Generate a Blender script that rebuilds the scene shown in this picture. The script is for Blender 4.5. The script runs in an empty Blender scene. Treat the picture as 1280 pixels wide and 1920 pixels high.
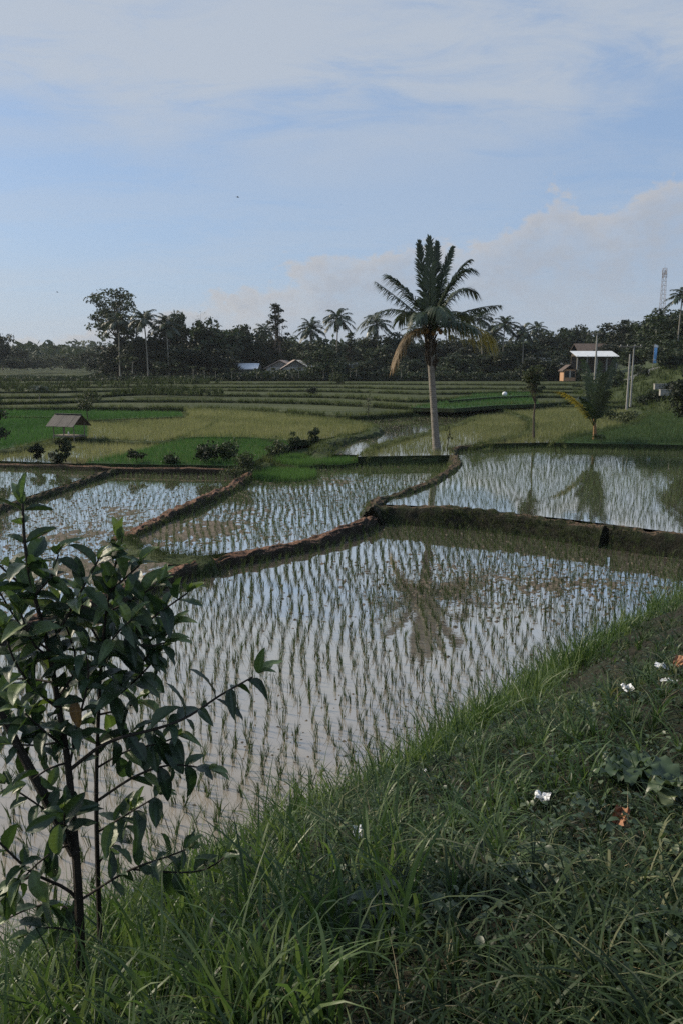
import bpy, bmesh, math, random
import numpy as np

# ------------------------------------------------------------------ camera, sky, sun, exposure
SC = bpy.context.scene
COL = SC.collection
random.seed(11)
RNG = np.random.default_rng(11)
FPX = 1500.0
PITCH = math.atan(270 / FPX)
CP, SP = math.cos(PITCH), math.sin(PITCH)
EYE = 5.0

cam = bpy.data.cameras.new('camera')
cam.sensor_fit = 'VERTICAL'
cam.sensor_height = 36.0
cam.lens = FPX / 1920 * 36.0
cam.clip_start = 0.05
cam.clip_end = 9000
camo = bpy.data.objects.new('camera', cam)
camo.location = (0, 0, EYE)
camo.rotation_euler = (math.pi / 2 - PITCH, 0, 0)
COL.objects.link(camo)
SC.camera = camo

SUN_EL, SUN_AZ = math.radians(34), math.radians(-68)      # azimuth from +Y, clockwise
sun = bpy.data.lights.new('sun', 'SUN')
sun.energy = 2.9
sun.angle = math.radians(6)
sun.color = (1.0, 0.88, 0.70)
suno = bpy.data.objects.new('sun', sun)
suno.rotation_euler = (math.pi / 2 - SUN_EL, 0, math.pi - SUN_AZ)
COL.objects.link(suno)

SC.view_settings.view_transform = 'Standard'
SC.view_settings.look = 'None'
SC.view_settings.exposure = 0.82
SC.view_settings.gamma = 1.0
SC.view_settings.use_curve_mapping = False
SC.cycles.use_denoising = False
SC.cycles.sample_clamp_indirect = 2.0
SC.cycles.sample_clamp_direct = 1.5
SC.cycles.max_bounces = 6
SC.cycles.diffuse_bounces = 3
SC.cycles.glossy_bounces = 3
SC.cycles.transmission_bounces = 3
SC.cycles.caustics_reflective = False
SC.cycles.caustics_refractive = False


class NT:
    """small helper to write node trees as expressions"""
    def __init__(self, tree):
        self.t = tree
        tree.nodes.clear()

    def n(self, typ, props=None, **ins):
        nd = self.t.nodes.new(typ)
        for k, v in (props or {}).items():
            setattr(nd, k, v)
        for k, v in ins.items():
            key = int(k[1:]) if k[0] == 'i' and k[1:].isdigit() else k.replace('_', ' ')
            self.put(nd.inputs[key], v)
        return nd

    def put(self, sock, v):
        if hasattr(v, 'outputs'):
            v = v.outputs[0]
        if isinstance(v, bpy.types.NodeSocket):
            self.t.links.new(v, sock)
        else:
            try:
                sock.default_value = v
            except Exception:
                sock.default_value = tuple(v) + (1.0,)

    def m(self, op, a, b=0.0, c=None):
        kw = dict(i0=a, i1=b)
        if c is not None:
            kw['i2'] = c
        return self.n('ShaderNodeMath', {'operation': op}, **kw).outputs[0]

    def vm(self, op, a, b=(0, 0, 0)):
        return self.n('ShaderNodeVectorMath', {'operation': op}, i0=a, i1=b).outputs[0]

    def sst(self, v, lo, hi):
        return self.n('ShaderNodeMapRange', {'interpolation_type': 'SMOOTHSTEP'}, i0=v, i1=lo, i2=hi, i3=0.0, i4=1.0).outputs[0]

    def mix(self, f, a, b, mode='MIX'):
        nd = self.t.nodes.new('ShaderNodeMix')
        nd.data_type = 'RGBA'
        nd.blend_type = mode
        self.put(nd.inputs[0], f)
        self.put(nd.inputs[6], a)
        self.put(nd.inputs[7], b)
        return nd.outputs[2]

    def noise(self, vec, scale, detail=4.0, rough=0.55, dist=0.0):
        nd = self.n('ShaderNodeTexNoise', None, Scale=scale, Detail=detail, Roughness=rough, Distortion=dist)
        if vec is not None:
            self.put(nd.inputs['Vector'], vec)
        return nd.outputs[0]

    def ramp(self, f, stops):
        nd = self.t.nodes.new('ShaderNodeValToRGB')
        cr = nd.color_ramp
        while len(cr.elements) > len(stops):
            cr.elements.remove(cr.elements[-1])
        while len(cr.elements) < len(stops):
            cr.elements.new(1.0)
        for e, (p, c) in zip(cr.elements, stops):
            e.position = p
            e.color = tuple(c) + (1.0,)
        self.put(nd.inputs[0], f)
        return nd.outputs[0]


world = bpy.data.worlds.new('World')
SC.world = world
world.use_nodes = True
w = NT(world.node_tree)
sky = w.n('ShaderNodeTexSky', {'sky_type': 'NISHITA', 'sun_disc': False, 'sun_elevation': SUN_EL,
                               'sun_rotation': SUN_AZ % (2 * math.pi), 'altitude': 200.0, 'air_density': 1.0,
                               'dust_density': 1.2, 'ozone_density': 1.6})
co = w.n('ShaderNodeTexCoord').outputs['Generated']
sep = w.n('ShaderNodeSeparateXYZ', None, i0=co)
dx, dy, dz = sep.outputs[0], sep.outputs[1], sep.outputs[2]
zc = w.m('MAXIMUM', dz, 0.0)
inv = w.m('DIVIDE', 1.0, w.m('ADD', zc, 0.06))
cx, cy = w.m('MULTIPLY', dx, inv), w.m('MULTIPLY', dy, inv)
# high veil of thin cloud, seen in perspective
hi = w.n('ShaderNodeCombineXYZ', None, i0=w.m('MULTIPLY', cx, 0.55), i1=w.m('MULTIPLY', cy, 0.80), i2=1.3).outputs[0]
n1 = w.noise(hi, 1.15, 7.0, 0.56, 0.35)
n2 = w.noise(hi, 5.0, 9.0, 0.66, 0.9)
hi_den = w.sst(w.m('ADD', n1, w.m('MULTIPLY', w.m('SUBTRACT', n2, 0.5), 0.46)), 0.36, 0.62)
# bank of heaped cloud low over the horizon
az = w.m('ARCTAN2', dx, dy)
el = w.m('ARCSINE', dz)
top = w.m('ADD', 0.112, w.m('MULTIPLY', 0.095, w.m('SINE', w.m('ADD', w.m('MULTIPLY', az, 3.0), 0.12))))
lo = w.n('ShaderNodeCombineXYZ', None, i0=w.m('MULTIPLY', az, 6.0), i1=w.m('MULTIPLY', el, 9.0), i2=0.6).outputs[0]
b1 = w.noise(lo, 1.5, 8.0, 0.60, 0.25)
b2 = w.noise(lo, 5.0, 6.0, 0.60)
edge = w.m('ADD', w.m('SUBTRACT', top, el), w.m('MULTIPLY', w.m('SUBTRACT', b1, 0.5), 0.16))
lo_den = w.m('MULTIPLY', w.sst(w.m('ADD', edge, w.m('MULTIPLY', w.m('SUBTRACT', b2, 0.5), 0.05)), 0.0, 0.016), w.m('MULTIPLY', w.m('ADD', 0.40, w.m('MULTIPLY', w.sst(b2, 0.35, 0.65), 0.42)), w.m('SUBTRACT', 1.0, w.m('MULTIPLY', w.sst(edge, 0.03, 0.17), 0.55))))
lo_lit = w.sst(w.m('ADD', edge, w.m('MULTIPLY', w.m('SUBTRACT', b2, 0.5), 0.08)), 0.055, -0.005)
lo_col = w.mix(lo_lit, (3.50, 3.80, 4.35), (4.80, 4.60, 4.50))
base = w.mix(0.62, sky.outputs[0], (2.85, 4.10, 6.25))
low_air = w.sst(el, 0.20, 0.0)
base = w.mix(w.m('MULTIPLY', low_air, 0.45), base, (3.75, 4.25, 5.05))
thick = w.m('ADD', 0.24, w.m('MULTIPLY', w.sst(w.m('ADD', el, w.m('MULTIPLY', w.m('SUBTRACT', n1, 0.5), 0.25)), 0.24, 0.335), 0.50))
c1 = w.mix(w.m('MULTIPLY', hi_den, thick), base, (4.50, 4.85, 5.30))
c2 = w.mix(lo_den, c1, lo_col)
bg = w.n('ShaderNodeBackground', None, Color=c2, Strength=0.066)
w.n('ShaderNodeOutputWorld', None, Surface=bg.outputs[0])


# ------------------------------------------------------------------ geometry helpers
def ray(px, py):
    a, b = (px - 640) / FPX, (960 - py) / FPX
    return np.array([a, CP + SP * b, -SP + CP * b])


def at_z(px, py, z):
    r = ray(px, py)
    return r[0] * (z - EYE) / r[2], r[1] * (z - EYE) / r[2], z


def at_y(px, py, y):
    r = ray(px, py)
    return np.array([r[0] * y / r[1], y, EYE + r[2] * y / r[1]])


def proj(P):
    P = np.asarray(P, float)
    x, y, z = P[..., 0], P[..., 1], P[..., 2] - EYE
    f = np.maximum(y * CP - z * SP, 1e-3)
    u = y * SP + z * CP
    return 640 + FPX * x / f, 960 - FPX * u / f, f


def _hash(ix, iy, s):
    h = np.sin(ix * 127.1 + iy * 311.7 + s * 74.7) * 43758.5453
    return h - np.floor(h)


def vnoise(x, y, s=0.0):
    x, y = np.asarray(x, float), np.asarray(y, float)
    ix, iy = np.floor(x), np.floor(y)
    fx, fy = x - ix, y - iy
    fx, fy = fx * fx * (3 - 2 * fx), fy * fy * (3 - 2 * fy)
    return (_hash(ix, iy, s) * (1 - fx) + _hash(ix + 1, iy, s) * fx) * (1 - fy) + \
           (_hash(ix, iy + 1, s) * (1 - fx) + _hash(ix + 1, iy + 1, s) * fx) * fy


def fbm(x, y, s=0.0, o=4):
    r, a, t = 0, 0.5, 0
    for i in range(o):
        r = r + a * vnoise(np.asarray(x) * 2 ** i, np.asarray(y) * 2 ** i, s + i * 3.1)
        t += a
        a *= 0.5
    return r / t


def sstep(v, lo, hi):
    t = np.clip((np.asarray(v, float) - lo) / (hi - lo), 0, 1)
    return t * t * (3 - 2 * t)


def inside(x, y, poly):
    poly = np.asarray(poly)[:, :2]
    r = np.zeros(np.shape(x), bool)
    n = len(poly)
    for i in range(n):
        x1, y1 = poly[i]
        x2, y2 = poly[(i + 1) % n]
        if y1 == y2:
            continue
        c = ((y1 > y) != (y2 > y)) & (x < (x2 - x1) * (y - y1) / (y2 - y1) + x1)
        r ^= c
    return r


def chaikin(P, closed=False, it=2):
    P = np.asarray(P, float)
    for _ in range(it):
        Q = np.roll(P, -1, 0) if closed else P[1:]
        A = P if closed else P[:-1]
        N = np.empty((2 * len(A), P.shape[1]))
        N[0::2], N[1::2] = A * .75 + Q * .25, A * .25 + Q * .75
        if not closed:
            N = np.vstack([P[:1], N, P[-1:]])
        P = N
    return P


def resample(P, step):
    P = np.asarray(P, float)
    s = np.r_[0, np.cumsum(np.linalg.norm(np.diff(P, axis=0), axis=1))]
    t = np.linspace(0, s[-1], max(3, int(s[-1] / step) + 1))
    return np.stack([np.interp(t, s, P[:, i]) for i in range(P.shape[1])], 1)


def np_mesh(name, V, faces, rnd=None, smooth=False):
    """faces: list of int arrays (n,k)"""
    if not isinstance(faces, (list, tuple)):
        faces = [faces]
    faces = [np.asarray(f, np.int32) for f in faces if len(f)]
    me = bpy.data.meshes.new(name)
    V = np.asarray(V, np.float32).reshape(-1, 3)
    me.vertices.add(len(V))
    me.vertices.foreach_set('co', V.ravel())
    tot = np.concatenate([np.full(len(f), f.shape[1], np.int32) for f in faces])
    loops = np.concatenate([f.ravel() for f in faces])
    me.loops.add(len(loops))
    me.loops.foreach_set('vertex_index', loops)
    me.polygons.add(len(tot))
    me.polygons.foreach_set('loop_start', np.r_[0, np.cumsum(tot)[:-1]].astype(np.int32))
    me.polygons.foreach_set('loop_total', tot)
    if smooth:
        me.polygons.foreach_set('use_smooth', np.ones(len(tot), bool))
    if rnd is not None:
        a = me.attributes.new('rnd', 'FLOAT', 'POINT')
        a.data.foreach_set('value', np.asarray(rnd, np.float32))
    me.update(calc_edges=True)
    return me


class MB:
    """collects primitives into ONE mesh"""
    def __init__(self):
        self.v, self.f, self.r, self.n = [], [], [], 0

    def add(self, V, F, r=0.5):
        V = [tuple(p) for p in V]
        self.v += V
        self.f += [tuple(i + self.n for i in q) for q in F]
        self.r += list(r) if hasattr(r, '__len__') else [r] * len(V)
        self.n += len(V)
        return self

    def box(self, c, s, rz=0.0, r=0.5):
        cx, cy, cz = c
        hx, hy, hz = s[0] / 2, s[1] / 2, s[2] / 2
        ca, sa = math.cos(rz), math.sin(rz)
        V = []
        for z in (-hz, hz):
            for x, y in ((-hx, -hy), (hx, -hy), (hx, hy), (-hx, hy)):
                V.append((cx + x * ca - y * sa, cy + x * sa + y * ca, cz + z))
        return self.add(V, [(3, 2, 1, 0), (4, 5, 6, 7), (0, 1, 5, 4), (1, 2, 6, 5), (2, 3, 7, 6), (3, 0, 4, 7)], r)

    def tube(self, pts, rad, n=6, r=0.5, cap=True):
        pts = [np.asarray(p, float) for p in pts]
        if not hasattr(rad, '__len__'):
            rad = [rad] * len(pts)
        V, F = [], []
        prev = None
        for i, p in enumerate(pts):
            t = pts[min(i + 1, len(pts) - 1)] - pts[max(i - 1, 0)]
            t = t / (np.linalg.norm(t) + 1e-9)
            if prev is None:
                a = np.array([1.0, 0, 0]) if abs(t[0]) < 0.8 else np.array([0, 1.0, 0])
            else:
                a = prev
            u = a - t * a.dot(t)
            u /= np.linalg.norm(u) + 1e-9
            prev = u
            q = np.cross(t, u)
            for k in range(n):
                an = 2 * math.pi * k / n
                V.append(p + rad[i] * (math.cos(an) * u + math.sin(an) * q))
        for i in range(len(pts) - 1):
            for k in range(n):
                k2 = (k + 1) % n
                F.append((i * n + k, i * n + k2, (i + 1) * n + k2, (i + 1) * n + k))
        if cap:
            F.append(tuple(range(n - 1, -1, -1)))
            F.append(tuple(range((len(pts) - 1) * n, len(pts) * n)))
        return self.add(V, F, r)

    def mesh(self, name, smooth=False):
        me = bpy.data.meshes.new(name)
        me.from_pydata([tuple(map(float, p)) for p in self.v], [], self.f)
        a = me.attributes.new('rnd', 'FLOAT', 'POINT')
        a.data.foreach_set('value', np.asarray(self.r, np.float32))
        if smooth:
            me.polygons.foreach_set('use_smooth', np.ones(len(me.polygons), bool))
        me.update()
        return me


def tag(o, label=None, cat=None, group=None, kind=None):
    if label:
        o['label'] = label
    if cat:
        o['category'] = cat
    if group:
        o['group'] = group
    if kind:
        o['kind'] = kind
    return o


def obj(name, me, mat=None, parent=None, loc=None):
    if isinstance(me, MB):
        me = me.mesh(name)
    o = bpy.data.objects.new(name, me)
    COL.objects.link(o)
    if mat is not None and len(me.materials) == 0:
        me.materials.append(mat)
    if parent is not None:
        o.parent = parent
    if loc is not None:
        o.location = loc
    return o


def thing(name, label, cat, loc=(0, 0, 0), group=None, rz=0.0):
    o = bpy.data.objects.new(name, None)
    o.empty_display_size = 0.2
    COL.objects.link(o)
    o.location = loc
    o.rotation_euler = (0, 0, rz)
    return tag(o, label, cat, group)


def dup(root, loc, rz=0.0, sc=(1, 1, 1), label=None, group=None):
    r = root.copy()
    COL.objects.link(r)
    r.location, r.rotation_euler, r.scale = loc, (0, 0, rz), sc
    tag(r, label, None, group)
    for ch in list(root.children):
        c = ch.copy()
        COL.objects.link(c)
        c.parent = r
        for g in list(ch.children):
            d = g.copy()
            COL.objects.link(d)
            d.parent = c
    return r


def blades(P, h, wd, ang, lean, nseg=3, droop=0.0, turn=None, rng=RNG):
    """grass blades as tapering bent strips -> V, F, (N,) index per vertex"""
    P = np.asarray(P, float)
    N = len(P)
    h, wd, ang, lean = [np.broadcast_to(np.asarray(a, float), (N,)) for a in (h, wd, ang, lean)]
    droop = np.broadcast_to(np.asarray(droop, float), (N,))
    d = np.stack([np.cos(ang), np.sin(ang), np.zeros(N)], 1)
    ta = rng.uniform(0, 2 * math.pi, N) if turn is None else turn
    sd = np.stack([np.cos(ta), np.sin(ta), np.zeros(N)], 1)
    t = np.linspace(0, 1, nseg + 1)
    V = np.empty((N, nseg + 1, 2, 3))
    for i, ti in enumerate(t):
        c = P + d * (lean * h * ti ** 1.7)[:, None]
        c[:, 2] += h * (ti - droop * ti ** 3)
        hw = (wd * 0.5 * (0.75 + 0.5 * ti - 1.25 * ti ** 2.2 if ti < 1 else 0.02))[:, None]
        V[:, i, 0], V[:, i, 1] = c - sd * hw, c + sd * hw
    b = (np.arange(N) * (nseg + 1) * 2)[:, None]
    F = []
    for i in range(nseg):
        F.append(np.hstack([b + 2 * i, b + 2 * i + 1, b + 2 * i + 3, b + 2 * i + 2]))
    return V.reshape(-1, 3), np.vstack(F), np.repeat(np.arange(N), (nseg + 1) * 2)


def join(parts):
    """parts: list of (V,F,rnd) with quads"""
    V, F, R, n = [], [], [], 0
    for v, f, r in parts:
        V.append(v)
        F.append(f + n)
        R.append(r)
        n += len(v)
    return np.vstack(V), np.vstack(F), np.concatenate(R)


# ------------------------------------------------------------------ materials
def newmat(name):
    m = bpy.data.materials.new(name)
    m.use_nodes = True
    return m, NT(m.node_tree)


def surf(nt, sh, disp=None):
    o = nt.n('ShaderNodeOutputMaterial', None, Surface=sh)
    return o


def leafmat(name, stops, rough=0.55, trans=0.25, spec=0.35, objvar=0.25, boost=1.6):
    m, t = newmat(name)
    at = t.n('ShaderNodeAttribute', {'attribute_name': 'rnd'}).outputs['Fac']
    c = t.ramp(at, stops)
    oi = t.n('ShaderNodeObjectInfo').outputs['Random']
    k = t.m('ADD', 1.0 - objvar / 2, t.m('MULTIPLY', oi, objvar))
    kk = t.n('ShaderNodeCombineXYZ', None, i0=k, i1=k, i2=k).outputs[0]
    c = t.mix(1.0, c, kk, 'MULTIPLY')
    p = t.n('ShaderNodeBsdfPrincipled', None, Base_Color=c, Roughness=rough)
    p.inputs['Specular IOR Level'].default_value = spec
    c2 = t.mix(1.0, c, (boost, boost * 1.0, boost * 0.7), 'MULTIPLY')
    tr = t.n('ShaderNodeBsdfTranslucent', None, Color=c2)
    mx = t.n('ShaderNodeMixShader', None, i0=trans, i1=p.outputs[0], i2=tr.outputs[0])
    surf(t, mx.outputs[0])
    return m


def plain(name, col, rough=0.8, var=0.25, scale=6.0, bump=0.3, spec=0.3, metal=0.0, stretch=(1, 1, 1)):
    m, t = newmat(name)
    co = t.n('ShaderNodeTexCoord').outputs['Object']
    co = t.vm('MULTIPLY', co, stretch)
    n = t.noise(co, scale, 5.0, 0.6)
    n2 = t.noise(co, scale * 7, 3.0, 0.6)
    f = t.m('ADD', t.m('MULTIPLY', n, 0.7), t.m('MULTIPLY', n2, 0.3))
    a = tuple(max(0, x * (1 - var)) for x in col)
    b = tuple(min(1, x * (1 + var)) for x in col)
    c = t.ramp(f, [(0.32, a), (0.5, col), (0.68, b)])
    p = t.n('ShaderNodeBsdfPrincipled', None, Base_Color=c, Roughness=rough, Metallic=metal)
    p.inputs['Specular IOR Level'].default_value = spec
    if bump:
        bp = t.n('ShaderNodeBump', None, Strength=bump, Distance=0.02, Height=f)
        t.put(p.inputs['Normal'], bp.outputs[0])
    surf(t, p.outputs[0])
    return m


def watermat(name, mud=(0.255, 0.222, 0.182), ior=1.9, clear=0.0):
    m, t = newmat(name)
    g = t.n('ShaderNodeNewGeometry').outputs['Position']
    n = t.noise(g, 0.35, 5.0, 0.6)
    n2 = t.noise(g, 2.6, 4.0, 0.6)
    c = t.ramp(t.m('ADD', t.m('MULTIPLY', n, 0.65), t.m('MULTIPLY', n2, 0.35)),
               [(0.3, tuple(x * 0.80 for x in mud)), (0.7, tuple(x * 1.12 for x in mud))])
    d = t.n('ShaderNodeBsdfDiffuse', None, Color=c)
    r = t.noise(g, 3.5, 2.0, 0.5)
    r2 = t.noise(g, 0.8, 2.0, 0.5)
    bp = t.n('ShaderNodeBump', None, Strength=0.055, Distance=0.02, Height=t.m('ADD', r, r2))
    gl = t.n('ShaderNodeBsdfGlossy', None, Color=(0.93, 0.92, 0.86), Roughness=0.03, Normal=bp.outputs[0])
    lw = t.n('ShaderNodeLayerWeight', None, Blend=0.5).outputs['Facing']
    k_ = ior / 1.9
    fr = t.ramp(lw, [(0.0, (0.03,) * 3), (0.34, (0.06 * k_,) * 3), (0.50, (0.22 * k_,) * 3), (0.62, (0.50 * k_,) * 3), (0.73, (0.82 * k_,) * 3), (0.86, (0.93 * k_,) * 3), (1.0, (0.98,) * 3)])
    mx = t.n('ShaderNodeMixShader', None, i0=fr, i1=d.outputs[0], i2=gl.outputs[0])
    surf(t, mx.outputs[0])
    return m


def soilmat(name, top, side, moss, mossk=0.5):
    m, t = newmat(name)
    g = t.n('ShaderNodeNewGeometry')
    nz = t.n('ShaderNodeSeparateXYZ', None, i0=g.outputs['Normal']).outputs[2]
    n = t.noise(g.outputs['Position'], 2.2, 6.0, 0.65)
    n2 = t.noise(g.outputs['Position'], 14.0, 5.0, 0.65)
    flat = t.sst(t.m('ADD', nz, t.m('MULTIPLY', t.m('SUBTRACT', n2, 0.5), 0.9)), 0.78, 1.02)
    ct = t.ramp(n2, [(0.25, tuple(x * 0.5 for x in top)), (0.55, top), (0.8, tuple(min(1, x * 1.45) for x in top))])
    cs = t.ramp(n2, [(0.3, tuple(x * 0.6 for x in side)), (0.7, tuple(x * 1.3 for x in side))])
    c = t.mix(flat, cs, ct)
    c = t.mix(t.m('MULTIPLY', t.sst(n, 0.45, 0.62), mossk), c, moss)
    p = t.n('ShaderNodeBsdfPrincipled', None, Base_Color=c, Roughness=0.9)
    p.inputs['Specular IOR Level'].default_value = 0.2
    bp = t.n('ShaderNodeBump', None, Strength=0.9, Distance=0.05, Height=t.m('ADD', n2, n))
    t.put(p.inputs['Normal'], bp.outputs[0])
    surf(t, p.outputs[0])
    return m


def fieldmat(name, c0, c1, c2, stretch=(0.25, 1.0, 1.0)):
    m, t = newmat(name)
    g = t.n('ShaderNodeNewGeometry').outputs['Position']
    n = t.noise(t.vm('MULTIPLY', g, stretch), 0.5, 5.0, 0.65)
    n2 = t.noise(g, 5.0, 4.0, 0.7)
    c = t.ramp(t.m('ADD', t.m('MULTIPLY', n, 0.6), t.m('MULTIPLY', n2, 0.4)), [(0.33, c0), (0.5, c1), (0.68, c2)])
    p = t.n('ShaderNodeBsdfPrincipled', None, Base_Color=c, Roughness=0.9)
    p.inputs['Specular IOR Level'].default_value = 0.15
    bp = t.n('ShaderNodeBump', None, Strength=0.6, Distance=0.1, Height=n2)
    t.put(p.inputs['Normal'], bp.outputs[0])
    surf(t, p.outputs[0])
    return m


M = {}
M['water'] = watermat('pond_water')
M['water_far'] = watermat('paddy_water_muddy', (0.20, 0.18, 0.14), 1.7)
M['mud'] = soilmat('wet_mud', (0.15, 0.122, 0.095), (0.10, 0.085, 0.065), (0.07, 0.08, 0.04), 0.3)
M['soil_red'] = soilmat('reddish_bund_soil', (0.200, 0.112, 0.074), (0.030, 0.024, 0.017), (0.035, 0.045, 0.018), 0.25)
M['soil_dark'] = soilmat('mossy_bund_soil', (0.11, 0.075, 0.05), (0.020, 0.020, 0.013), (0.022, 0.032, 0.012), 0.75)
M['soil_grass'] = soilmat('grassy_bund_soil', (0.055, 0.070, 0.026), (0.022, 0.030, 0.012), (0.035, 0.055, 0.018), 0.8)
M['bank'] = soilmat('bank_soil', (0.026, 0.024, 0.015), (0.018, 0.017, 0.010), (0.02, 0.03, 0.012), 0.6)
M['ground'] = fieldmat('ground_green', (0.025, 0.036, 0.014), (0.045, 0.060, 0.022), (0.075, 0.090, 0.036))
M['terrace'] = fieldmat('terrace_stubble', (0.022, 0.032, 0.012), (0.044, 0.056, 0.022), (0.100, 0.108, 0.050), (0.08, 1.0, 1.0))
M['terrace_face'] = fieldmat('terrace_face', (0.010, 0.014, 0.006), (0.018, 0.026, 0.010), (0.035, 0.046, 0.018))  # darker than the tops: shade of the step faces put into the colour
M['green_field'] = fieldmat('nursery_ground', (0.020, 0.046, 0.015), (0.028, 0.062, 0.019), (0.04, 0.08, 0.026))
M['rice'] = leafmat('rice_blade', [(0, (0.022, 0.040, 0.013)), (0.5, (0.040, 0.068, 0.021)), (1, (0.075, 0.105, 0.036))], 0.5, 0.25, 0.3, 0.2)
M['rice_pale'] = leafmat('rice_pale', [(0, (0.100, 0.120, 0.050)), (0.5, (0.168, 0.180, 0.084)), (1, (0.26, 0.258, 0.140))], 0.6, 0.3, 0.2, 0.1)
M['rice_green'] = leafmat('rice_nursery', [(0, (0.024, 0.062, 0.018)), (0.5, (0.040, 0.100, 0.029)), (1, (0.075, 0.145, 0.045))], 0.55, 0.35, 0.2, 0.1)
M['verge'] = leafmat('verge_grass', [(0, (0.026, 0.040, 0.014)), (0.5, (0.060, 0.084, 0.028)), (1, (0.17, 0.185, 0.080))], 0.6, 0.3, 0.2, 0.1)  # light end raised in colour so terrace lips look sunlit
M['verge_dark'] = leafmat('verge_grass_dark', [(0, (0.014, 0.022, 0.008)), (0.6, (0.028, 0.042, 0.015)), (1, (0.055, 0.075, 0.026))], 0.6, 0.3, 0.2, 0.1)  # dark grass; on terrace faces its tone also carries their shade
M['grass'] = leafmat('bank_grass', [(0, (0.006, 0.013, 0.005)), (0.45, (0.017, 0.034, 0.012)), (0.75, (0.044, 0.072, 0.026)), (0.92, (0.10, 0.130, 0.058)), (1, (0.17, 0.175, 0.09))], 0.5, 0.3, 0.25, 0.1)
M['grass_lush'] = leafmat('lush_grass', [(0, (0.024, 0.050, 0.015)), (0.5, (0.055, 0.100, 0.030)), (1, (0.12, 0.165, 0.060))], 0.45, 0.35, 0.4, 0.1)
M['grass_dry'] = leafmat('dry_grass', [(0, (0.14, 0.11, 0.06)), (0.5, (0.24, 0.20, 0.115)), (1, (0.36, 0.31, 0.19))], 0.6, 0.25, 0.3, 0.1)
M['weed'] = leafmat('weed_leaf', [(0, (0.022, 0.042, 0.018)), (0.5, (0.048, 0.078, 0.036)), (1, (0.115, 0.14, 0.07))], 0.42, 0.2, 0.5, 0.2)
M['crown'] = leafmat('tree_leaf', [(0, (0.012, 0.020, 0.010)), (0.5, (0.024, 0.038, 0.017)), (1, (0.050, 0.066, 0.030))], 0.6, 0.22, 0.25, 0.95)
M['crown_pale'] = leafmat('tree_leaf_pale', [(0, (0.022, 0.032, 0.016)), (0.5, (0.045, 0.060, 0.028)), (1, (0.085, 0.098, 0.046))], 0.6, 0.25, 0.25, 0.4)
M['wood_far'] = leafmat('distant_leaf', [(0, (0.016, 0.027, 0.014)), (0.5, (0.032, 0.048, 0.024)), (1, (0.060, 0.078, 0.038))], 0.7, 0.2, 0.2, 0.0)
M['palm'] = leafmat('palm_leaflet', [(0, (0.018, 0.030, 0.012)), (0.5, (0.030, 0.048, 0.019)), (1, (0.060, 0.080, 0.034))], 0.42, 0.22, 0.5, 0.3)
M['palm_yellow'] = leafmat('palm_leaflet_yellow', [(0, (0.14, 0.12, 0.022)), (0.5, (0.25, 0.20, 0.034)), (1, (0.34, 0.27, 0.06))], 0.5, 0.35, 0.35, 0.1)
M['palm_dry'] = leafmat('palm_leaflet_dry', [(0, (0.085, 0.060, 0.026)), (0.5, (0.16, 0.11, 0.045)), (1, (0.27, 0.17, 0.085))], 0.6, 0.3, 0.3, 0.1)
M['leaf'] = None
M['bark'] = plain('bark', (0.075, 0.062, 0.048), 0.9, 0.4, 5, 0.6)
M['bark_dark'] = plain('bark_dark', (0.028, 0.023, 0.018), 0.85, 0.4, 12, 0.5)
M['bark_pale'] = plain('bark_pale', (0.26, 0.24, 0.20), 0.9, 0.3, 3, 0.4)
M['fibre'] = plain('palm_fibre', (0.045, 0.035, 0.024), 0.95, 0.6, 9, 0.8)
M['wood'] = plain('weathered_wood', (0.20, 0.17, 0.135), 0.85, 0.3, 8, 0.4, stretch=(1, 1, 0.2))
M['roof_sheet'] = plain('weathered_roof_sheet', (0.085, 0.078, 0.072), 0.8, 0.45, 3.0, 0.3, stretch=(3, 1, 1))
M['tin'] = plain('pale_metal_roof', (0.62, 0.64, 0.66), 0.45, 0.15, 1.2, 0.1, 0.5)
M['tile'] = plain('old_tile_roof', (0.10, 0.075, 0.062), 0.85, 0.4, 2.0, 0.4)
M['roof_pink'] = plain('pinkish_tile_roof', (0.36, 0.29, 0.25), 0.8, 0.25, 1.5, 0.3)
M['plaster'] = plain('pale_plaster', (0.42, 0.41, 0.38), 0.85, 0.2, 1.0, 0.1)
M['plaster_orange'] = plain('orange_plaster', (0.42, 0.25, 0.15), 0.85, 0.15, 1.5, 0.1)
M['dark'] = plain('dark_opening', (0.02, 0.02, 0.02), 0.6, 0.3, 3, 0)
M['concrete'] = plain('concrete', (0.30, 0.29, 0.265), 0.85, 0.25, 2.0, 0.2)
M['steel'] = plain('painted_steel', (0.33, 0.30, 0.30), 0.6, 0.2, 1.0, 0)
M['road'] = plain('asphalt_path', (0.16, 0.16, 0.155), 0.9, 0.2, 2.0, 0.2)
M['banner'] = plain('blue_banner_cloth', (0.20, 0.45, 0.80), 0.7, 0.1, 2.0, 0)
M['white'] = plain('white_plastic', (0.72, 0.73, 0.74), 0.45, 0.08, 9.0, 0.2, 0.5)
M['dead'] = plain('dead_leaf', (0.27, 0.135, 0.075), 0.7, 0.35, 14.0, 0.5)
M['husk'] = plain('coconut_husk', (0.20, 0.12, 0.045), 0.6, 0.3, 4.0, 0.2)


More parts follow.
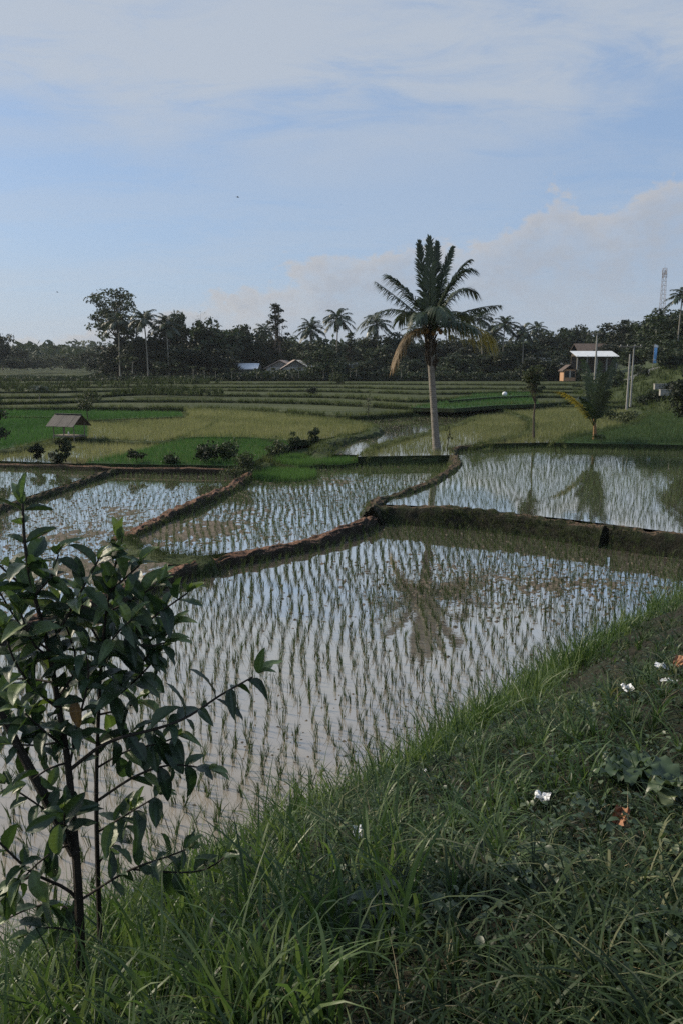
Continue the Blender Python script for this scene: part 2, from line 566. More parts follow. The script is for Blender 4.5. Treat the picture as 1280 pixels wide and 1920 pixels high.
def palm_trunk_mat():
    m, t = newmat('palm_trunk')
    g = t.n('ShaderNodeTexCoord').outputs['Object']
    wv = t.n('ShaderNodeTexWave', {'wave_type': 'BANDS', 'bands_direction': 'Z', 'wave_profile': 'SAW'}, Vector=g, Scale=2.9, Distortion=4.5, Detail=4.0)
    wv.inputs['Detail Scale'].default_value = 2.0
    n = t.noise(g, 5.0, 5.0, 0.65)
    f = t.m('ADD', t.m('MULTIPLY', wv.outputs['Fac'], 0.30), t.m('MULTIPLY', n, 0.70))
    c = t.ramp(f, [(0.25, (0.09, 0.08, 0.064)), (0.45, (0.185, 0.165, 0.137)), (0.75, (0.29, 0.265, 0.225))])
    p = t.n('ShaderNodeBsdfPrincipled', None, Base_Color=c, Roughness=0.9)
    bp = t.n('ShaderNodeBump', None, Strength=0.7, Distance=0.03, Height=f)
    t.put(p.inputs['Normal'], bp.outputs[0])
    surf(t, p.outputs[0])
    return m


M['palm_trunk'] = palm_trunk_mat()


def guava_mat(name, dark, mid, light):
    m, t = newmat(name)
    at = t.n('ShaderNodeAttribute', {'attribute_name': 'vein'}).outputs['Fac']
    oi = t.n('ShaderNodeObjectInfo').outputs['Random']
    c = t.ramp(oi, [(0, dark), (0.6, mid), (1, light)])
    c = t.mix(t.m('MULTIPLY', at, 0.55), c, tuple(min(1, x * 1.9 + 0.012) for x in mid))
    co = t.n('ShaderNodeTexCoord').outputs['Object']
    n = t.noise(co, 45.0, 3.0, 0.6)
    c = t.mix(t.m('MULTIPLY', t.sst(n, 0.45, 0.75), 0.45), c, tuple(x * 0.55 for x in dark))
    p = t.n('ShaderNodeBsdfPrincipled', None, Base_Color=c, Roughness=0.40)
    p.inputs['Specular IOR Level'].default_value = 0.5
    bp = t.n('ShaderNodeBump', None, Strength=0.35, Distance=0.003, Height=t.m('ADD', at, n))
    t.put(p.inputs['Normal'], bp.outputs[0])
    tr = t.n('ShaderNodeBsdfTranslucent', None, Color=t.mix(1.0, c, (1.6, 1.8, 0.8), 'MULTIPLY'))
    mx = t.n('ShaderNodeMixShader', None, i0=0.2, i1=p.outputs[0], i2=tr.outputs[0])
    surf(t, mx.outputs[0])
    return m


M['leaf'] = guava_mat('guava_leaf', (0.012, 0.024, 0.012), (0.024, 0.046, 0.020), (0.048, 0.080, 0.032))
M['leaf_young'] = guava_mat('guava_young_leaf', (0.055, 0.092, 0.032), (0.080, 0.120, 0.042), (0.13, 0.16, 0.065))
M['leaf_brown'] = guava_mat('guava_brown_leaf', (0.10, 0.055, 0.018), (0.14, 0.075, 0.022), (0.17, 0.09, 0.03))


# ------------------------------------------------------------------ the setting: ground, ponds, bunds, fields, terraces
def zpoly(pts, z):
    return np.array([at_z(px, py, z) for px, py in pts])


EDGE0, EDIR = np.array([-2.85, 5.40]), np.array([0.669, 0.743])
ENORM = np.array([0.743, -0.669])


def bank_d(x, y):
    d = (x - EDGE0[0]) * ENORM[0] + (y - EDGE0[1]) * ENORM[1]
    return d + 0.55 * (fbm(x * 0.35, y * 0.35, 5) - 0.5) + 0.25 * (fbm(x * 1.3, y * 1.3, 8) - 0.5)


def bank_z(x, y):
    d = bank_d(x, y)
    q = np.clip(d / 5.67, 0, 1)
    z = 3.36 * (0.5 * q + 0.5 * (1 - (1 - q) ** 2)) + 0.03 * np.maximum(d - 5.67, 0)
    z = np.where(d < 0, np.maximum(d * 1.2, -0.5), z)
    return z + 0.10 * (fbm(x * 1.1, y * 1.1, 2) - 0.5) * np.clip(d, 0, 1)


def hill_line(y):
    return np.where(y < 104, 33 - (y - 77) * 0.185, 28 + (y - 104) * 0.36)


def ground_z(x, y):
    z = -0.6 + 0.95 * sstep(y, 40, 48) + 0.25 * sstep(y, 60, 78)
    z = z + 2.25 * sstep(y, 185, 235)
    z = z + 16 * sstep(y, 420, 900) * (0.45 + 0.9 * fbm(x / 260, y / 260, 4, 3)) 
    d = x - hill_line(y)
    hz = 1.3 * sstep(d, -1, 4) + 3.6 * sstep(d, 2, 18) + 4.5 * sstep(d, 14, 90)
    hz = hz * sstep(y, 55, 78) + 0.5 * (fbm(x * .25, y * .25, 3) - 0.5) * sstep(d, 0, 4)
    return z + hz * (1 - sstep(y, 280, 420))


def grid_sheet(name, xs, ys, fz, mat, keep=None, smooth=True):
    X, Y = np.meshgrid(xs, ys)
    Z = fz(X, Y)
    V = np.stack([X, Y, Z], -1).reshape(-1, 3)
    nx, ny = len(xs), len(ys)
    i = np.arange(nx * ny).reshape(ny, nx)
    Fq = np.stack([i[:-1, :-1], i[:-1, 1:], i[1:, 1:], i[1:, :-1]], -1).reshape(-1, 4)
    if keep is not None:
        kp = keep(X, Y).ravel()
        Fq = Fq[kp[Fq].any(1)]
        used = np.unique(Fq)
        mp = np.full(len(V), -1)
        mp[used] = np.arange(len(used))
        V, Fq = V[used], mp[Fq]
    return obj(name, np_mesh(name, V, Fq, None, smooth), mat)


def spaced(a, b, n, p=1.0):
    t = np.linspace(-1, 1, n)
    t = np.sign(t) * np.abs(t) ** p
    return (a + b) / 2 + (b - a) / 2 * t


ys = np.r_[np.arange(-30, 60, 3.0), np.arange(60, 240, 2.5), np.geomspace(240, 2500, 60)]
xs = np.r_[-np.geomspace(1300, 125, 20), np.arange(-120, 121, 2.5), np.geomspace(125, 1300, 20)]
tag(grid_sheet('ground', xs, ys, ground_z, M['ground']), kind='structure')
# the bank the photographer stands on
tag(grid_sheet('bank', np.arange(-14, 30, 0.16), np.arange(-6, 34, 0.16), lambda x, y: bank_z(x, y), M['bank'],
               keep=lambda x, y: bank_d(x, y) > -0.8), kind='structure')


def poly_sheet(name, P, mat, skirt=0.0):
    bm = bmesh.new()
    vs = [bm.verts.new(p) for p in P]
    f = bm.faces.new(vs)
    if f.normal.z < 0 or f.calc_area() == 0:
        f.normal_flip()
    f.normal_update()
    if f.normal.z < 0:
        f.normal_flip()
    if skirt:
        lo_ = [bm.verts.new((q[0], q[1], q[2] - skirt)) for q in P]
        for i in range(len(vs)):
            j = (i + 1) % len(vs)
            bm.faces.new((vs[i], vs[j], lo_[j], lo_[i])).material_index = 1
    bmesh.ops.triangulate(bm, faces=bm.faces[:])
    me = bpy.data.meshes.new(name)
    bm.to_mesh(me)
    bm.free()
    me.materials.append(mat)
    if skirt:
        me.materials.append(M['soil_grass'])
    return tag(obj(name, me), kind='structure')


# ponds
ZA, ZB, ZC, ZD, ZE = 0.0, 0.45, 0.14, 0.27, 0.33
PC = zpoly([(706, 958), (640, 988), (560, 1015), (470, 1030), (400, 1040), (330, 1050), (235, 1003), (340, 950), (430, 908), (470, 880),
            (500, 868), (560, 852), (690, 850), (850, 850), (857, 862), (843, 880), (810, 898), (760, 915), (712, 930)], ZC)
PD = zpoly([(-260, 1250), (0, 1172), (215, 1106), (330, 1052), (235, 1003), (340, 950), (430, 908), (470, 882), (450, 876), (215, 876), (190, 886), (0, 948), (-260, 1030)], ZD)
PE = zpoly([(-260, 1030), (0, 948), (190, 886), (220, 874), (0, 864), (-260, 862)], ZE)
PB = zpoly([(705, 945), (860, 952), (1060, 973), (1280, 1000), (1600, 1030), (1600, 836), (1280, 831), (1000, 828), (855, 836), (857, 862), (843, 880), (810, 898), (760, 915), (712, 930)], ZB)
poly_sheet('pond', [(-40, 2, ZA), (42, 2, ZA), (42, 42, ZA), (-40, 42, ZA)], M['water'])
for nm, P in (('pond', PC), ('pond', PD), ('pond', PE), ('pond', PB)):
    poly_sheet(nm, P, M['water'])


def mud_sheet(P, z, step, zones, amp, seed, name='mud_flat', fx=5.0, fy=3.4):
    x0, y0 = P[:, 0].min(), P[:, 1].min()
    x1, y1 = P[:, 0].max(), P[:, 1].max()

    def fz(X, Y):
        k = np.full(X.shape, 0.0)
        for (zx, zy, rx, ry, s) in zones:
            k = np.maximum(k, s * np.exp(-((X - zx) / rx) ** 2 - ((Y - zy) / ry) ** 2))
        n = fbm(X * fx, Y * fy, seed, 5)
        n2 = fbm(X * .5, Y * .35, seed + 2, 3)
        return z - 0.055 + amp * (n - 0.55) + 0.10 * k + 0.06 * (n2 - 0.5)
    return tag(grid_sheet(name, np.arange(x0, x1, step), np.arange(y0, y1, step), fz, M['mud'],
                          keep=lambda X, Y: inside(X, Y, P) & (fz(X, Y) > z - 0.02), smooth=True), kind='structure')


def zn(px, py, z, rx, ry, s=1.0):
    p = at_z(px, py, z)
    return (p[0], p[1], rx, ry, s)


mud_sheet(PC, ZC, 0.09, [zn(330, 1000, ZC, 3.2, 3.0, .85), zn(560, 935, ZC, 3.0, 2.0, .45), zn(600, 905, ZC, 4, 2.5, .5), zn(450, 960, ZC, 2.2, 2.2, .5)], 0.10, 21)
mud_sheet(PD, ZD, 0.10, [zn(120, 1010, ZD, 4, 4, .60), zn(250, 960, ZD, 3, 3, .45), zn(200, 1070, ZD, 3, 2, .8)], 0.09, 33)
PA_patch = zpoly([(640, 1130), (640, 1040), (900, 1040), (1280, 1060), (1280, 1150)], ZA)
mud_sheet(PA_patch, ZA, 0.045, [zn(1075, 1097, ZA, 2.6, 1.0, .72), zn(960, 1085, ZA, 1.8, .8, .55), zn(860, 1065, ZA, 1.8, .8, .5), zn(830, 1095, ZA, 1.4, .6, .45), zn(1000, 1062, ZA, 2.0, .6, .45)], 0.13, 45, fx=8.0, fy=6.0)
PA_near = zpoly([(520, 1530), (520, 1400), (760, 1330), (900, 1330), (760, 1420)], ZA)
mud_sheet(PA_near, ZA, 0.03, [zn(600, 1450, ZA, .5, .2, .45), zn(770, 1365, ZA, .5, .15, .5), zn(570, 1480, ZA, .3, .12, .5)], 0.09, 51)

# bunds: earth ridges swept along their crests
BUND_GRASS = {'verge': [], 'verge_dark': []}


def bund(pts, z, wd, drop, mat, seed, step=0.12, rough=0.11, sag=0.05, taper=0.0):
    P = resample(chaikin([at_z(px, py, z) for px, py in pts]), step)
    T = np.gradient(P[:, :2], axis=0)
    T /= np.linalg.norm(T, axis=1)[:, None]
    S = np.stack([T[:, 1], -T[:, 0]], 1)
    sw = np.arange(len(P)) * step
    P[:, :2] += S * (.45 * wd * (fbm(sw * .55, sw * 0, seed + 21, 3) - .5))[:, None]
    P[:, 2] += .14 * (fbm(sw * .8, sw * 0, seed + 23, 3) - .5)
    ctl = [(-1.45, -1.12), (-1.06, -.72), (-.86, -.35), (-.68, -.10), (-.42, -.01), (0, .015), (.42, -.01), (.68, -.10), (.86, -.35), (1.06, -.72), (1.45, -1.12)]
    tt_ = np.linspace(0, 10, 25)
    prof = list(zip(np.interp(tt_, range(11), [c[0] for c in ctl]), np.interp(tt_, range(11), [c[1] for c in ctl])))
    n, k = len(P), len(prof)
    V = np.empty((n, k, 3))
    s = np.arange(n) * step
    for j, (a, b) in enumerate(prof):
        wob = 1 + 0.6 * (fbm(s * .9, np.full(n, j * .10), seed, 4) - .5) + 0.6 * (fbm(s * 5, np.full(n, j * .42), seed + 3, 3) - .5)
        V[:, j, :2] = P[:, :2] + S * (a * wd * .5 * wob)[:, None]
        V[:, j, 2] = P[:, 2] + (b * drop if b < -.06 else b) + rough * 2.2 * (fbm(s * 4.5, np.full(n, j * .55), seed + 7, 4) - .5) * (1 if b > -.9 else .3)
        V[:, j, 2] -= sag * 2 * fbm(s * .35, np.zeros(n), seed + 11, 2)
    if taper:
        e_ = np.minimum(s, s[::-1])
        V[:, :, 2] -= (drop * 1.5 * (1 - sstep(e_, 0, taper)))[:, None]
    i = np.arange(n * k).reshape(n, k)
    Fq = np.stack([i[:-1, :-1], i[:-1, 1:], i[1:, 1:], i[1:, :-1]], -1).reshape(-1, 4)
    e0 = i[0][None, :]
    e1 = i[-1][::-1][None, :]
    return tag(obj('earth_bund', np_mesh('earth_bund', V.reshape(-1, 3), [Fq, e0, e1], None, True), M[mat]), kind='structure'), P, S


def tufts(P, S, wd, drop, n_per_m, h, side=(-1.2, 1.2), which='verge', nb=5, bw=0.012, lean=0.5, step=None, zmax=None, rng=RNG):
    L = np.linalg.norm(np.diff(P, axis=0), axis=1).sum()
    n = max(1, int(L * n_per_m))
    u = rng.uniform(0, len(P) - 1.001, n)
    i = u.astype(int)
    f = (u - i)[:, None]
    c = P[i] * (1 - f) + P[i + 1] * f
    a = rng.uniform(side[0], side[1], n)
    c = c.copy()
    c[:, :2] += S[i] * (a * wd * .5)[:, None]
    aa = np.abs(a)
    c[:, 2] -= np.where(aa < .5, .05 * aa, .04 + (aa - .5) / .85 * drop) + 0.02
    keep = fbm(c[:, 0] * .9, c[:, 1] * .9, 17, 3) > 0.36
    c = c[keep]
    add_tuft(c, h, which, nb, bw, lean, rng, 1 if bw > .024 else 2)


def add_tuft(c, h, which, nb=5, bw=0.012, lean=0.5, rng=RNG, nseg=2, shade=None):
    n = len(c)
    if n == 0:
        return
    cc = np.repeat(c, nb, 0)
    cc[:, :2] += rng.normal(0, h * .16, (n * nb, 2))
    base = np.repeat(rng.uniform(0, 1, n) if shade is None else shade, nb)
    V, Fq, ix = blades(cc, rng.uniform(.45, 1.1, n * nb) * h, rng.uniform(.6, 1.3, n * nb) * bw, rng.uniform(0, 6.283, n * nb),
                       rng.uniform(.1, 1.0, n * nb) * lean, nseg, rng.uniform(0, .25, n * nb), rng=rng)
    r = np.clip(base * .6 + rng.uniform(0, .4, n * nb), 0, 1)
    BUND_GRASS[which].append((V, Fq, r[ix]))


B = {}
B['ac'] = bund([(708, 962), (680, 975), (640, 988), (560, 1013), (470, 1029), (400, 1042), (340, 1061), (280, 1081), (215, 1103), (120, 1134), (0, 1170), (-260, 1250)], .33, .52, .42, 'soil_red', 1)
B['ab'] = bund([(692, 944), (760, 944), (860, 951), (960, 961), (1060, 973), (1131, 984)], .64, .5, .72, 'soil_dark', 2)
B['ab2'] = bund([(1149, 986), (1210, 993), (1280, 1000), (1420, 1014)], .64, .5, .72, 'soil_dark', 3)
bund([(1122, 984), (1140, 986), (1160, 988)], .46, .5, .55, 'soil_dark', 3)
B['bc'] = bund([(700, 950), (704, 936), (722, 926), (760, 915), (810, 899), (843, 881), (857, 862), (848, 846), (853, 837)], .62, .6, .55, 'soil_dark', 4)
B['bn'] = bund([(846, 839), (900, 832), (1000, 828), (1110, 828), (1200, 830), (1400, 835)], .68, .6, .4, 'soil_dark', 5, .3)
B['cd'] = bund([(475, 878), (440, 904), (400, 924), (340, 949), (290, 969), (240, 994), (222, 1006)], .42, .52, .42, 'soil_red', 6)
B['mound'] = bund([(225, 1004), (262, 1022), (310, 1034), (350, 1040), (420, 1040)], .40, 1.1, .4, 'soil_grass', 7, taper=.3)
B['de'] = bund([(-260, 1025), (0, 946), (60, 929), (120, 909), (190, 886), (222, 877)], .50, .42, .35, 'soil_dark', 8)
B['dn'] = bund([(-260, 861), (0, 866), (100, 869), (220, 874), (330, 875), (455, 877)], .60, .26, .34, 'soil_red', 9, .3, .03)
B['cn'] = bund([(455, 877), (480, 872), (510, 862)], .55, 1.0, .4, 'soil_grass', 10, taper=.8)
B['cn2'] = bund([(676, 858), (740, 857), (830, 856), (850, 850)], .52, .6, .4, 'soil_grass', 11, .3)

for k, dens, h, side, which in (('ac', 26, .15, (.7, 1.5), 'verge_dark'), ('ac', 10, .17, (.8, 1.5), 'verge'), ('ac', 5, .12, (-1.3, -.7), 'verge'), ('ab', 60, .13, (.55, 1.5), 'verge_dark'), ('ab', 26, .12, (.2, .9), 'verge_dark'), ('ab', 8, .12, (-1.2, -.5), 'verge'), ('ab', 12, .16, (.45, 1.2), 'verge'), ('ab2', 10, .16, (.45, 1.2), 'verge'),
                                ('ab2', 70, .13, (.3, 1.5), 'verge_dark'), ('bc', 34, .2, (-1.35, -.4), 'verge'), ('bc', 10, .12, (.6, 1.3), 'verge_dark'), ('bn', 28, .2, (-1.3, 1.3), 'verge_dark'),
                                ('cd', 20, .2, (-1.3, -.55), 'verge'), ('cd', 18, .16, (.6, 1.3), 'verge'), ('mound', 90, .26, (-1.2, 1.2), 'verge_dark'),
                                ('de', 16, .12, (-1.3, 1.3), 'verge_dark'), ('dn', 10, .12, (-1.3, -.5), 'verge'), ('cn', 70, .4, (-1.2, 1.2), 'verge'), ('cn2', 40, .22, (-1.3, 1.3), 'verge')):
    o, P, S = B[k]
    tufts(P, S, 1.0 if k in ('mound', 'cn') else .6, .35 if k not in ('ab', 'ab2') else .6, dens, h, side, which, 6, .009 if h < .3 else .014)

# fields beyond the near ponds
RICE = {'rice': [], 'rice_pale': [], 'rice_green': []}
NEAR_RICE = []


def rice_points(P, sx, sy, rot, jit, rng=RNG, pad=70):
    x0, y0, x1, y1 = P[:, 0].min(), P[:, 1].min(), P[:, 0].max(), P[:, 1].max()
    cx, cy = (x0 + x1) / 2, (y0 + y1) / 2
    R = math.hypot(x1 - x0, y1 - y0) / 2 + 1
    a, b = np.meshgrid(np.arange(-R, R, sx), np.arange(-R, R, sy))
    a, b = a.ravel(), b.ravel()
    a = a + 0.10 * np.sin(b * .9 + a * .23) + 0.16 * (fbm(b * .35, a * 1.5, 9, 2) - .5)
    a = a + rng.normal(0, jit, len(a))
    b = b + rng.normal(0, jit * 1.6, len(b))
    ca, sa = math.cos(rot), math.sin(rot)
    x, y = cx + a * ca - b * sa, cy + a * sa + b * ca
    k = inside(x, y, P) & (y > 1)
    x, y = x[k], y[k]
    z = np.full(len(x), P[0, 2])
    Q = np.stack([x, y, z], 1)
    u, v, f = proj(Q)
    return Q[(u > -pad) & (u < 1280 + pad) & (f > 1) & (v < 2000)]


def rice(P, sx, sy, rot, jit, nb, h, bw, mat, spread=.03, lean=.35, nseg=1, miss=.04, rng=RNG, shade=0.0, thin=0.0):
    Q = rice_points(P, sx, sy, rot, jit, rng)
    Q = Q[rng.uniform(0, 1, len(Q)) > miss]
    if thin:
        Q = Q[fbm(Q[:, 0] * .12, Q[:, 1] * .12, 31, 3) > thin]
    n = len(Q)
    cc = np.repeat(Q, nb, 0)
    cc[:, :2] += rng.normal(0, spread, (n * nb, 2))
    cc[:, 2] -= .03
    hs = np.repeat(rng.uniform(.75, 1.2, n), nb) * rng.uniform(.6, 1.1, n * nb) * h
    V, Fq, ix = blades(cc, hs, rng.uniform(.7, 1.3, n * nb) * bw, rng.uniform(0, 6.283, n * nb), rng.uniform(.1, 1, n * nb) * lean, nseg, 0.0, rng=rng)
    big = fbm(Q[:, 0] * .25, Q[:, 1] * .25, 13, 3)
    r = np.clip(np.repeat(big * .7 + rng.uniform(-.1, .35, n), nb) + rng.uniform(-.1, .1, n * nb) + shade, 0, 1)
    RICE[mat].append((V, Fq, r[ix]))
    return n


def field(pts, z, mat):
    P = zpoly(pts, z)
    poly_sheet('field', P, M[mat], .35)
    return P


FK = field([(-260, 862), (0, 864), (220, 872), (455, 875), (490, 862), (545, 835), (560, 826), (400, 815), (345, 822), (300, 829), (200, 823), (110, 823), (0, 846), (-260, 866 - 12)], .56, 'water_far')
FL = field([(-260, 850), (0, 844), (108, 821), (165, 818), (165, 788), (100, 781), (-260, 779)], .74, 'green_field')
FM = field([(-260, 779), (100, 782), (165, 788), (345, 781), (340, 774), (200, 772), (20, 771), (-260, 771)], .92, 'green_field')
FJ = field([(165, 821), (300, 828), (345, 820), (400, 799), (414, 789), (360, 782), (250, 784), (165, 789)], .72, 'water_far')
FH = field([(380, 819), (470, 820), (548, 826), (610, 822), (645, 815), (700, 806), (690, 796), (640, 789), (600, 785), (520, 777), (430, 770), (345, 768), (360, 781), (414, 790), (400, 800), (345, 821)], .82, 'water_far')
FI = field([(160, 868), (300, 871), (455, 873), (492, 858), (515, 842), (545, 832), (560, 826), (470, 819), (380, 818), (310, 834), (240, 851)], .68, 'green_field')
FF = field([(600, 851), (608, 838), (650, 820), (712, 808), (704, 796), (640, 785), (730, 777), (850, 775), (885, 783), (850, 797), (780, 815), (705, 833), (676, 853)], .62, 'water')
FG = field([(670, 856), (705, 834), (780, 816), (850, 798), (885, 784), (930, 775), (985, 785), (1000, 795), (990, 812), (930, 824), (892, 832), (850, 838), (850, 853)], .60, 'water_far')
FN = field([(905, 832), (930, 825), (990, 813), (1002, 795), (985, 784), (930, 770), (1060, 764), (1190, 772), (1185, 792), (1120, 808), (1055, 818), (1045, 829)], .74, 'water_far')
FP = field([(1040, 830), (1058, 817), (1125, 806), (1190, 792), (1205, 773), (1500, 773), (1500, 838)], .78, 'green_field')

for pts, z, wd, h in (([(-260, 858), (0, 846), (60, 833), (108, 822), (165, 821), (300, 828), (345, 820), (400, 798), (416, 788), (362, 781), (345, 774)], .80, .8, .26),
                      ([(-260, 780), (100, 782), (165, 788), (250, 786), (345, 781)], .90, .6, .2),
                      ([(345, 769), (430, 768), (520, 775), (600, 784), (640, 788), (690, 795), (708, 803), (690, 810), (640, 817), (606, 832), (598, 848)], .95, 1.1, .34),
                      ([(676, 853), (705, 833), (780, 815), (850, 797), (886, 784), (900, 776)], .74, .7, .24),
                      ([(900, 768), (950, 770), (990, 784), (1002, 796), (990, 812), (930, 824), (892, 833)], .88, .7, .3),
                      ([(1040, 829), (1056, 818), (1125, 806), (1190, 792), (1205, 774), (1290, 770)], .90, .8, .3),
                      ([(640, 784), (730, 777), (850, 774), (890, 770)], .85, .6, .22)):
    o, P, S = bund(pts, z, wd, .4, 'soil_grass', 60 + int(z * 100), .4, .08, .05, 4.0)
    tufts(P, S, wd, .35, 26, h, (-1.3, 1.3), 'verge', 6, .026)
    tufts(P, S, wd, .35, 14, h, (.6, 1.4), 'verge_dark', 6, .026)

# far terraces, a flight of low steps
TZ = [1.02, 1.36, 1.68, 1.98, 2.24, 2.48, 2.70, 2.90, 3.02]
TPY = [[(-260, 768), (30, 765), (190, 763), (345, 764), (430, 766), (520, 770), (600, 776), (680, 780), (760, 773), (850, 770), (930, 765), (1060, 760), (1300, 762), (1500, 764)],
       [(-260, 752), (30, 755), (190, 749), (380, 750), (560, 752), (680, 757), (770, 764), (830, 763), (1000, 757), (1100, 752), (1500, 752)],
       [(-260, 742), (150, 744), (260, 736), (450, 740), (640, 742), (740, 750), (830, 750), (930, 742), (1020, 742), (1500, 744)],
       [(-260, 734), (200, 733), (300, 728), (450, 731), (640, 731), (780, 737), (900, 735), (1000, 733), (1500, 736)],
       [(-260, 727), (100, 724), (420, 725), (640, 724), (760, 729), (900, 727), (1040, 728), (1500, 728)],
       [(-260, 720), (200, 717), (500, 719), (640, 718), (800, 720), (1000, 720), (1500, 721)],
       [(-260, 714), (100, 709), (300, 713), (640, 712), (900, 712), (1020, 712), (1500, 714)],
       [(-260, 706), (150, 703), (300, 708), (560, 707), (800, 706), (1000, 706), (1500, 707)],
       [(-260, 700), (640, 702), (1500, 702)]]
for i, (z, pts) in enumerate(zip(TZ, TPY)):
    E = resample(chaikin([at_z(px, py, z) for px, py in pts]), .8)
    E[:, 1] += 1.2 * (fbm(E[:, 0] * .12, np.full(len(E), i * 7.0), 19, 3) - .5) * (1 + i * .5)
    n = len(E)
    low = E.copy()
    low[:, 1] -= .25
    low[:, 2] = z - .75
    lip = E.copy()
    lip[:, 1] += .35
    lip[:, 2] += .06 * fbm(E[:, 0] * .6, E[:, 1], 3, 2)
    E[:, 2] -= .05
    back = E.copy()
    back[:, 1] = E[:, 1].max() + (26 if i < 6 else 45 if i < 8 else 60)
    back[:, 2] = z + .01
    V = np.vstack([low, E, lip, back])
    a = np.arange(n - 1)
    fc = np.vstack([np.stack([a + k * n, a + 1 + k * n, a + 1 + (k + 1) * n, a + (k + 1) * n], 1) for k in (0, 1, 2)])
    me = np_mesh('terrace', V, fc, None, False)
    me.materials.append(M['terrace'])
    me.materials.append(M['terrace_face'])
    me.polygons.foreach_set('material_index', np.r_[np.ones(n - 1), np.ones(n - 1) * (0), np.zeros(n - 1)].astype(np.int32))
    tag(obj('terrace', me), kind='structure')
    S = np.tile(np.array([[0.0, -1.0]]), (n, 1))
    u, v, f = proj(E)
    vis = (u > -120) & (u < 1400)
    E, S = E[vis], S[vis]
    k = max(.35, 1 - i * .06)
    lipn = (fbm(E[:, 0] * .2, E[:, 1] * .2, 5, 2))
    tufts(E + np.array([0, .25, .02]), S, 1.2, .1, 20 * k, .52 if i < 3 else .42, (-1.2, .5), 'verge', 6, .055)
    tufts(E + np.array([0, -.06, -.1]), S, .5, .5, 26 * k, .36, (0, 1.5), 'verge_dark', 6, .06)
    # plants over the step itself, spread back from the lip
    tufts(E + np.array([0, 2.2, .02]), S, 4.0, .02, 4 * k, .26, (-1., 1.), 'verge', 4, .05)

FQ = field([(770, 764), (850, 766), (930, 760), (1010, 757), (1000, 745), (930, 743), (850, 750)], 1.42, 'green_field')
FQ2 = field([(840, 751), (930, 744), (1010, 741), (1000, 735), (900, 738)], 1.74, 'green_field')
rice(FQ, .4, .4, 0, .1, 5, .34, .05, 'rice_green')
rice(FQ2, .45, .45, 0, .1, 5, .34, .05, 'rice_green')

# rice in the far fields
rice(FK, .22, .24, .1, .06, 6, .30, .022, 'rice_pale', .06, miss=.05)
rice(FJ, .22, .24, .1, .06, 6, .32, .026, 'rice_pale', .07, miss=.04)
rice(FH, .24, .25, .35, .05, 7, .36, .028, 'rice_pale', .06, miss=.03, shade=-.08)
rice(FL, .20, .20, .1, .06, 6, .30, .028, 'rice_green', .06)
rice(FM, .24, .24, .1, .06, 6, .30, .035, 'rice_green', .06)
rice(FI, .18, .18, .2, .05, 6, .30, .024, 'rice_green', .06)
rice(FF, .27, .34, .5, .06, 3, .22, .015, 'rice', .04, miss=.2, shade=.25)
rice(FG, .23, .26, .2, .06, 7, .32, .020, 'rice_pale', .05, miss=.08, shade=-.25)
rice(FN, .23, .25, .2, .06, 7, .34, .026, 'rice_pale', .05, miss=.06, shade=-.18)
rice(FP, .25, .27, .1, .06, 7, .34, .022, 'rice', .06, miss=.04, shade=.1)
rice(PC, .205, .20, .12, .028, 7, .24, .0115, 'rice', .022, .4, 2, .07)
rice(PD, .20, .20, .10, .03, 6, .21, .012, 'rice', .022, .4, 1, .07, shade=.1)
rice(PE, .20, .22, .1, .03, 6, .23, .013, 'rice', .022, .4, 1, .05, shade=.1)
rice(PB, .22, .22, -.06, .028, 6, .29, .012, 'rice', .026, .35, 1, .03, shade=.1)
# the two seed beds of close green rice standing in the pond
for pts, zz in (([(474, 899), (500, 904), (560, 903), (592, 897), (594, 888), (560, 884), (490, 884), (474, 889)], .16),
                ([(505, 867), (560, 874), (640, 872), (678, 866), (680, 858), (640, 856), (560, 857), (520, 860)], .3)):
    P = zpoly(pts, zz)
    poly_sheet('seed_bed', P, M['green_field'], .2)
    rice(P, .085, .085, 0, .03, 6, .34, .012, 'rice_green', .03, .25, 2, 0, shade=.4)  # blade tone raised so the beds look lit

# the near pond: the 300 seedlings that show largest are things, the rest one mass
PA = np.array([(-16, 4, 0), (10.5, 4, 0), (14, 26, 0)] + [tuple(at_z(px, py + 12, 0)) for px, py in
              ((1280, 1014), (1130, 1000), (860, 968), (720, 965), (640, 1000), (560, 1026), (400, 1056), (280, 1094), (215, 1116), (0, 1186), (-260, 1266))])
QA = rice_points(PA, .21, .175, .05, .03, pad=40)
QA = QA[(bank_d(QA[:, 0], QA[:, 1]) < -.02)]
QA = QA[RNG.uniform(0, 1, len(QA)) > .05 + .25 * sstep(fbm(QA[:, 0] * .8, QA[:, 1] * .8, 77, 3), .55, .8)]
u, v, f = proj(QA + np.array([0, 0, .1]))
# the sight line must clear the bank
tt = np.linspace(.55, .98, 12)[None, :]
clear = (EYE * (1 - tt) > bank_z(QA[:, :1] * tt, QA[:, 1:2] * tt) + .10).all(1)
order = np.argsort(f + np.where((u > 5) & (u < 1275) & clear, 0, 1000))
near, rest = QA[order[:300]], QA[order[300:]]
n = len(rest)
cc = np.repeat(rest, 8, 0)
cc[:, :2] += RNG.normal(0, .014, (n * 8, 2))
cc[:, 2] -= .02
hs = np.repeat(RNG.uniform(.6, 1.3, n), 8) * RNG.uniform(.55, 1.1, n * 8) * .27
lean8 = np.repeat(RNG.uniform(0, .4, n) ** 2, 8)
cl = np.repeat(RNG.uniform(0, 6.283, n), 8)
V, Fq, ix = blades(cc, hs, RNG.uniform(.7, 1.3, n * 8) * .0105, cl + RNG.normal(0, .9, n * 8), RNG.uniform(.03, .38, n * 8) + lean8, 2, RNG.uniform(0, .12, n * 8))
r = np.clip(np.repeat(RNG.uniform(.0, .8, n), 8) + RNG.uniform(-.1, .25, n * 8), 0, 1)
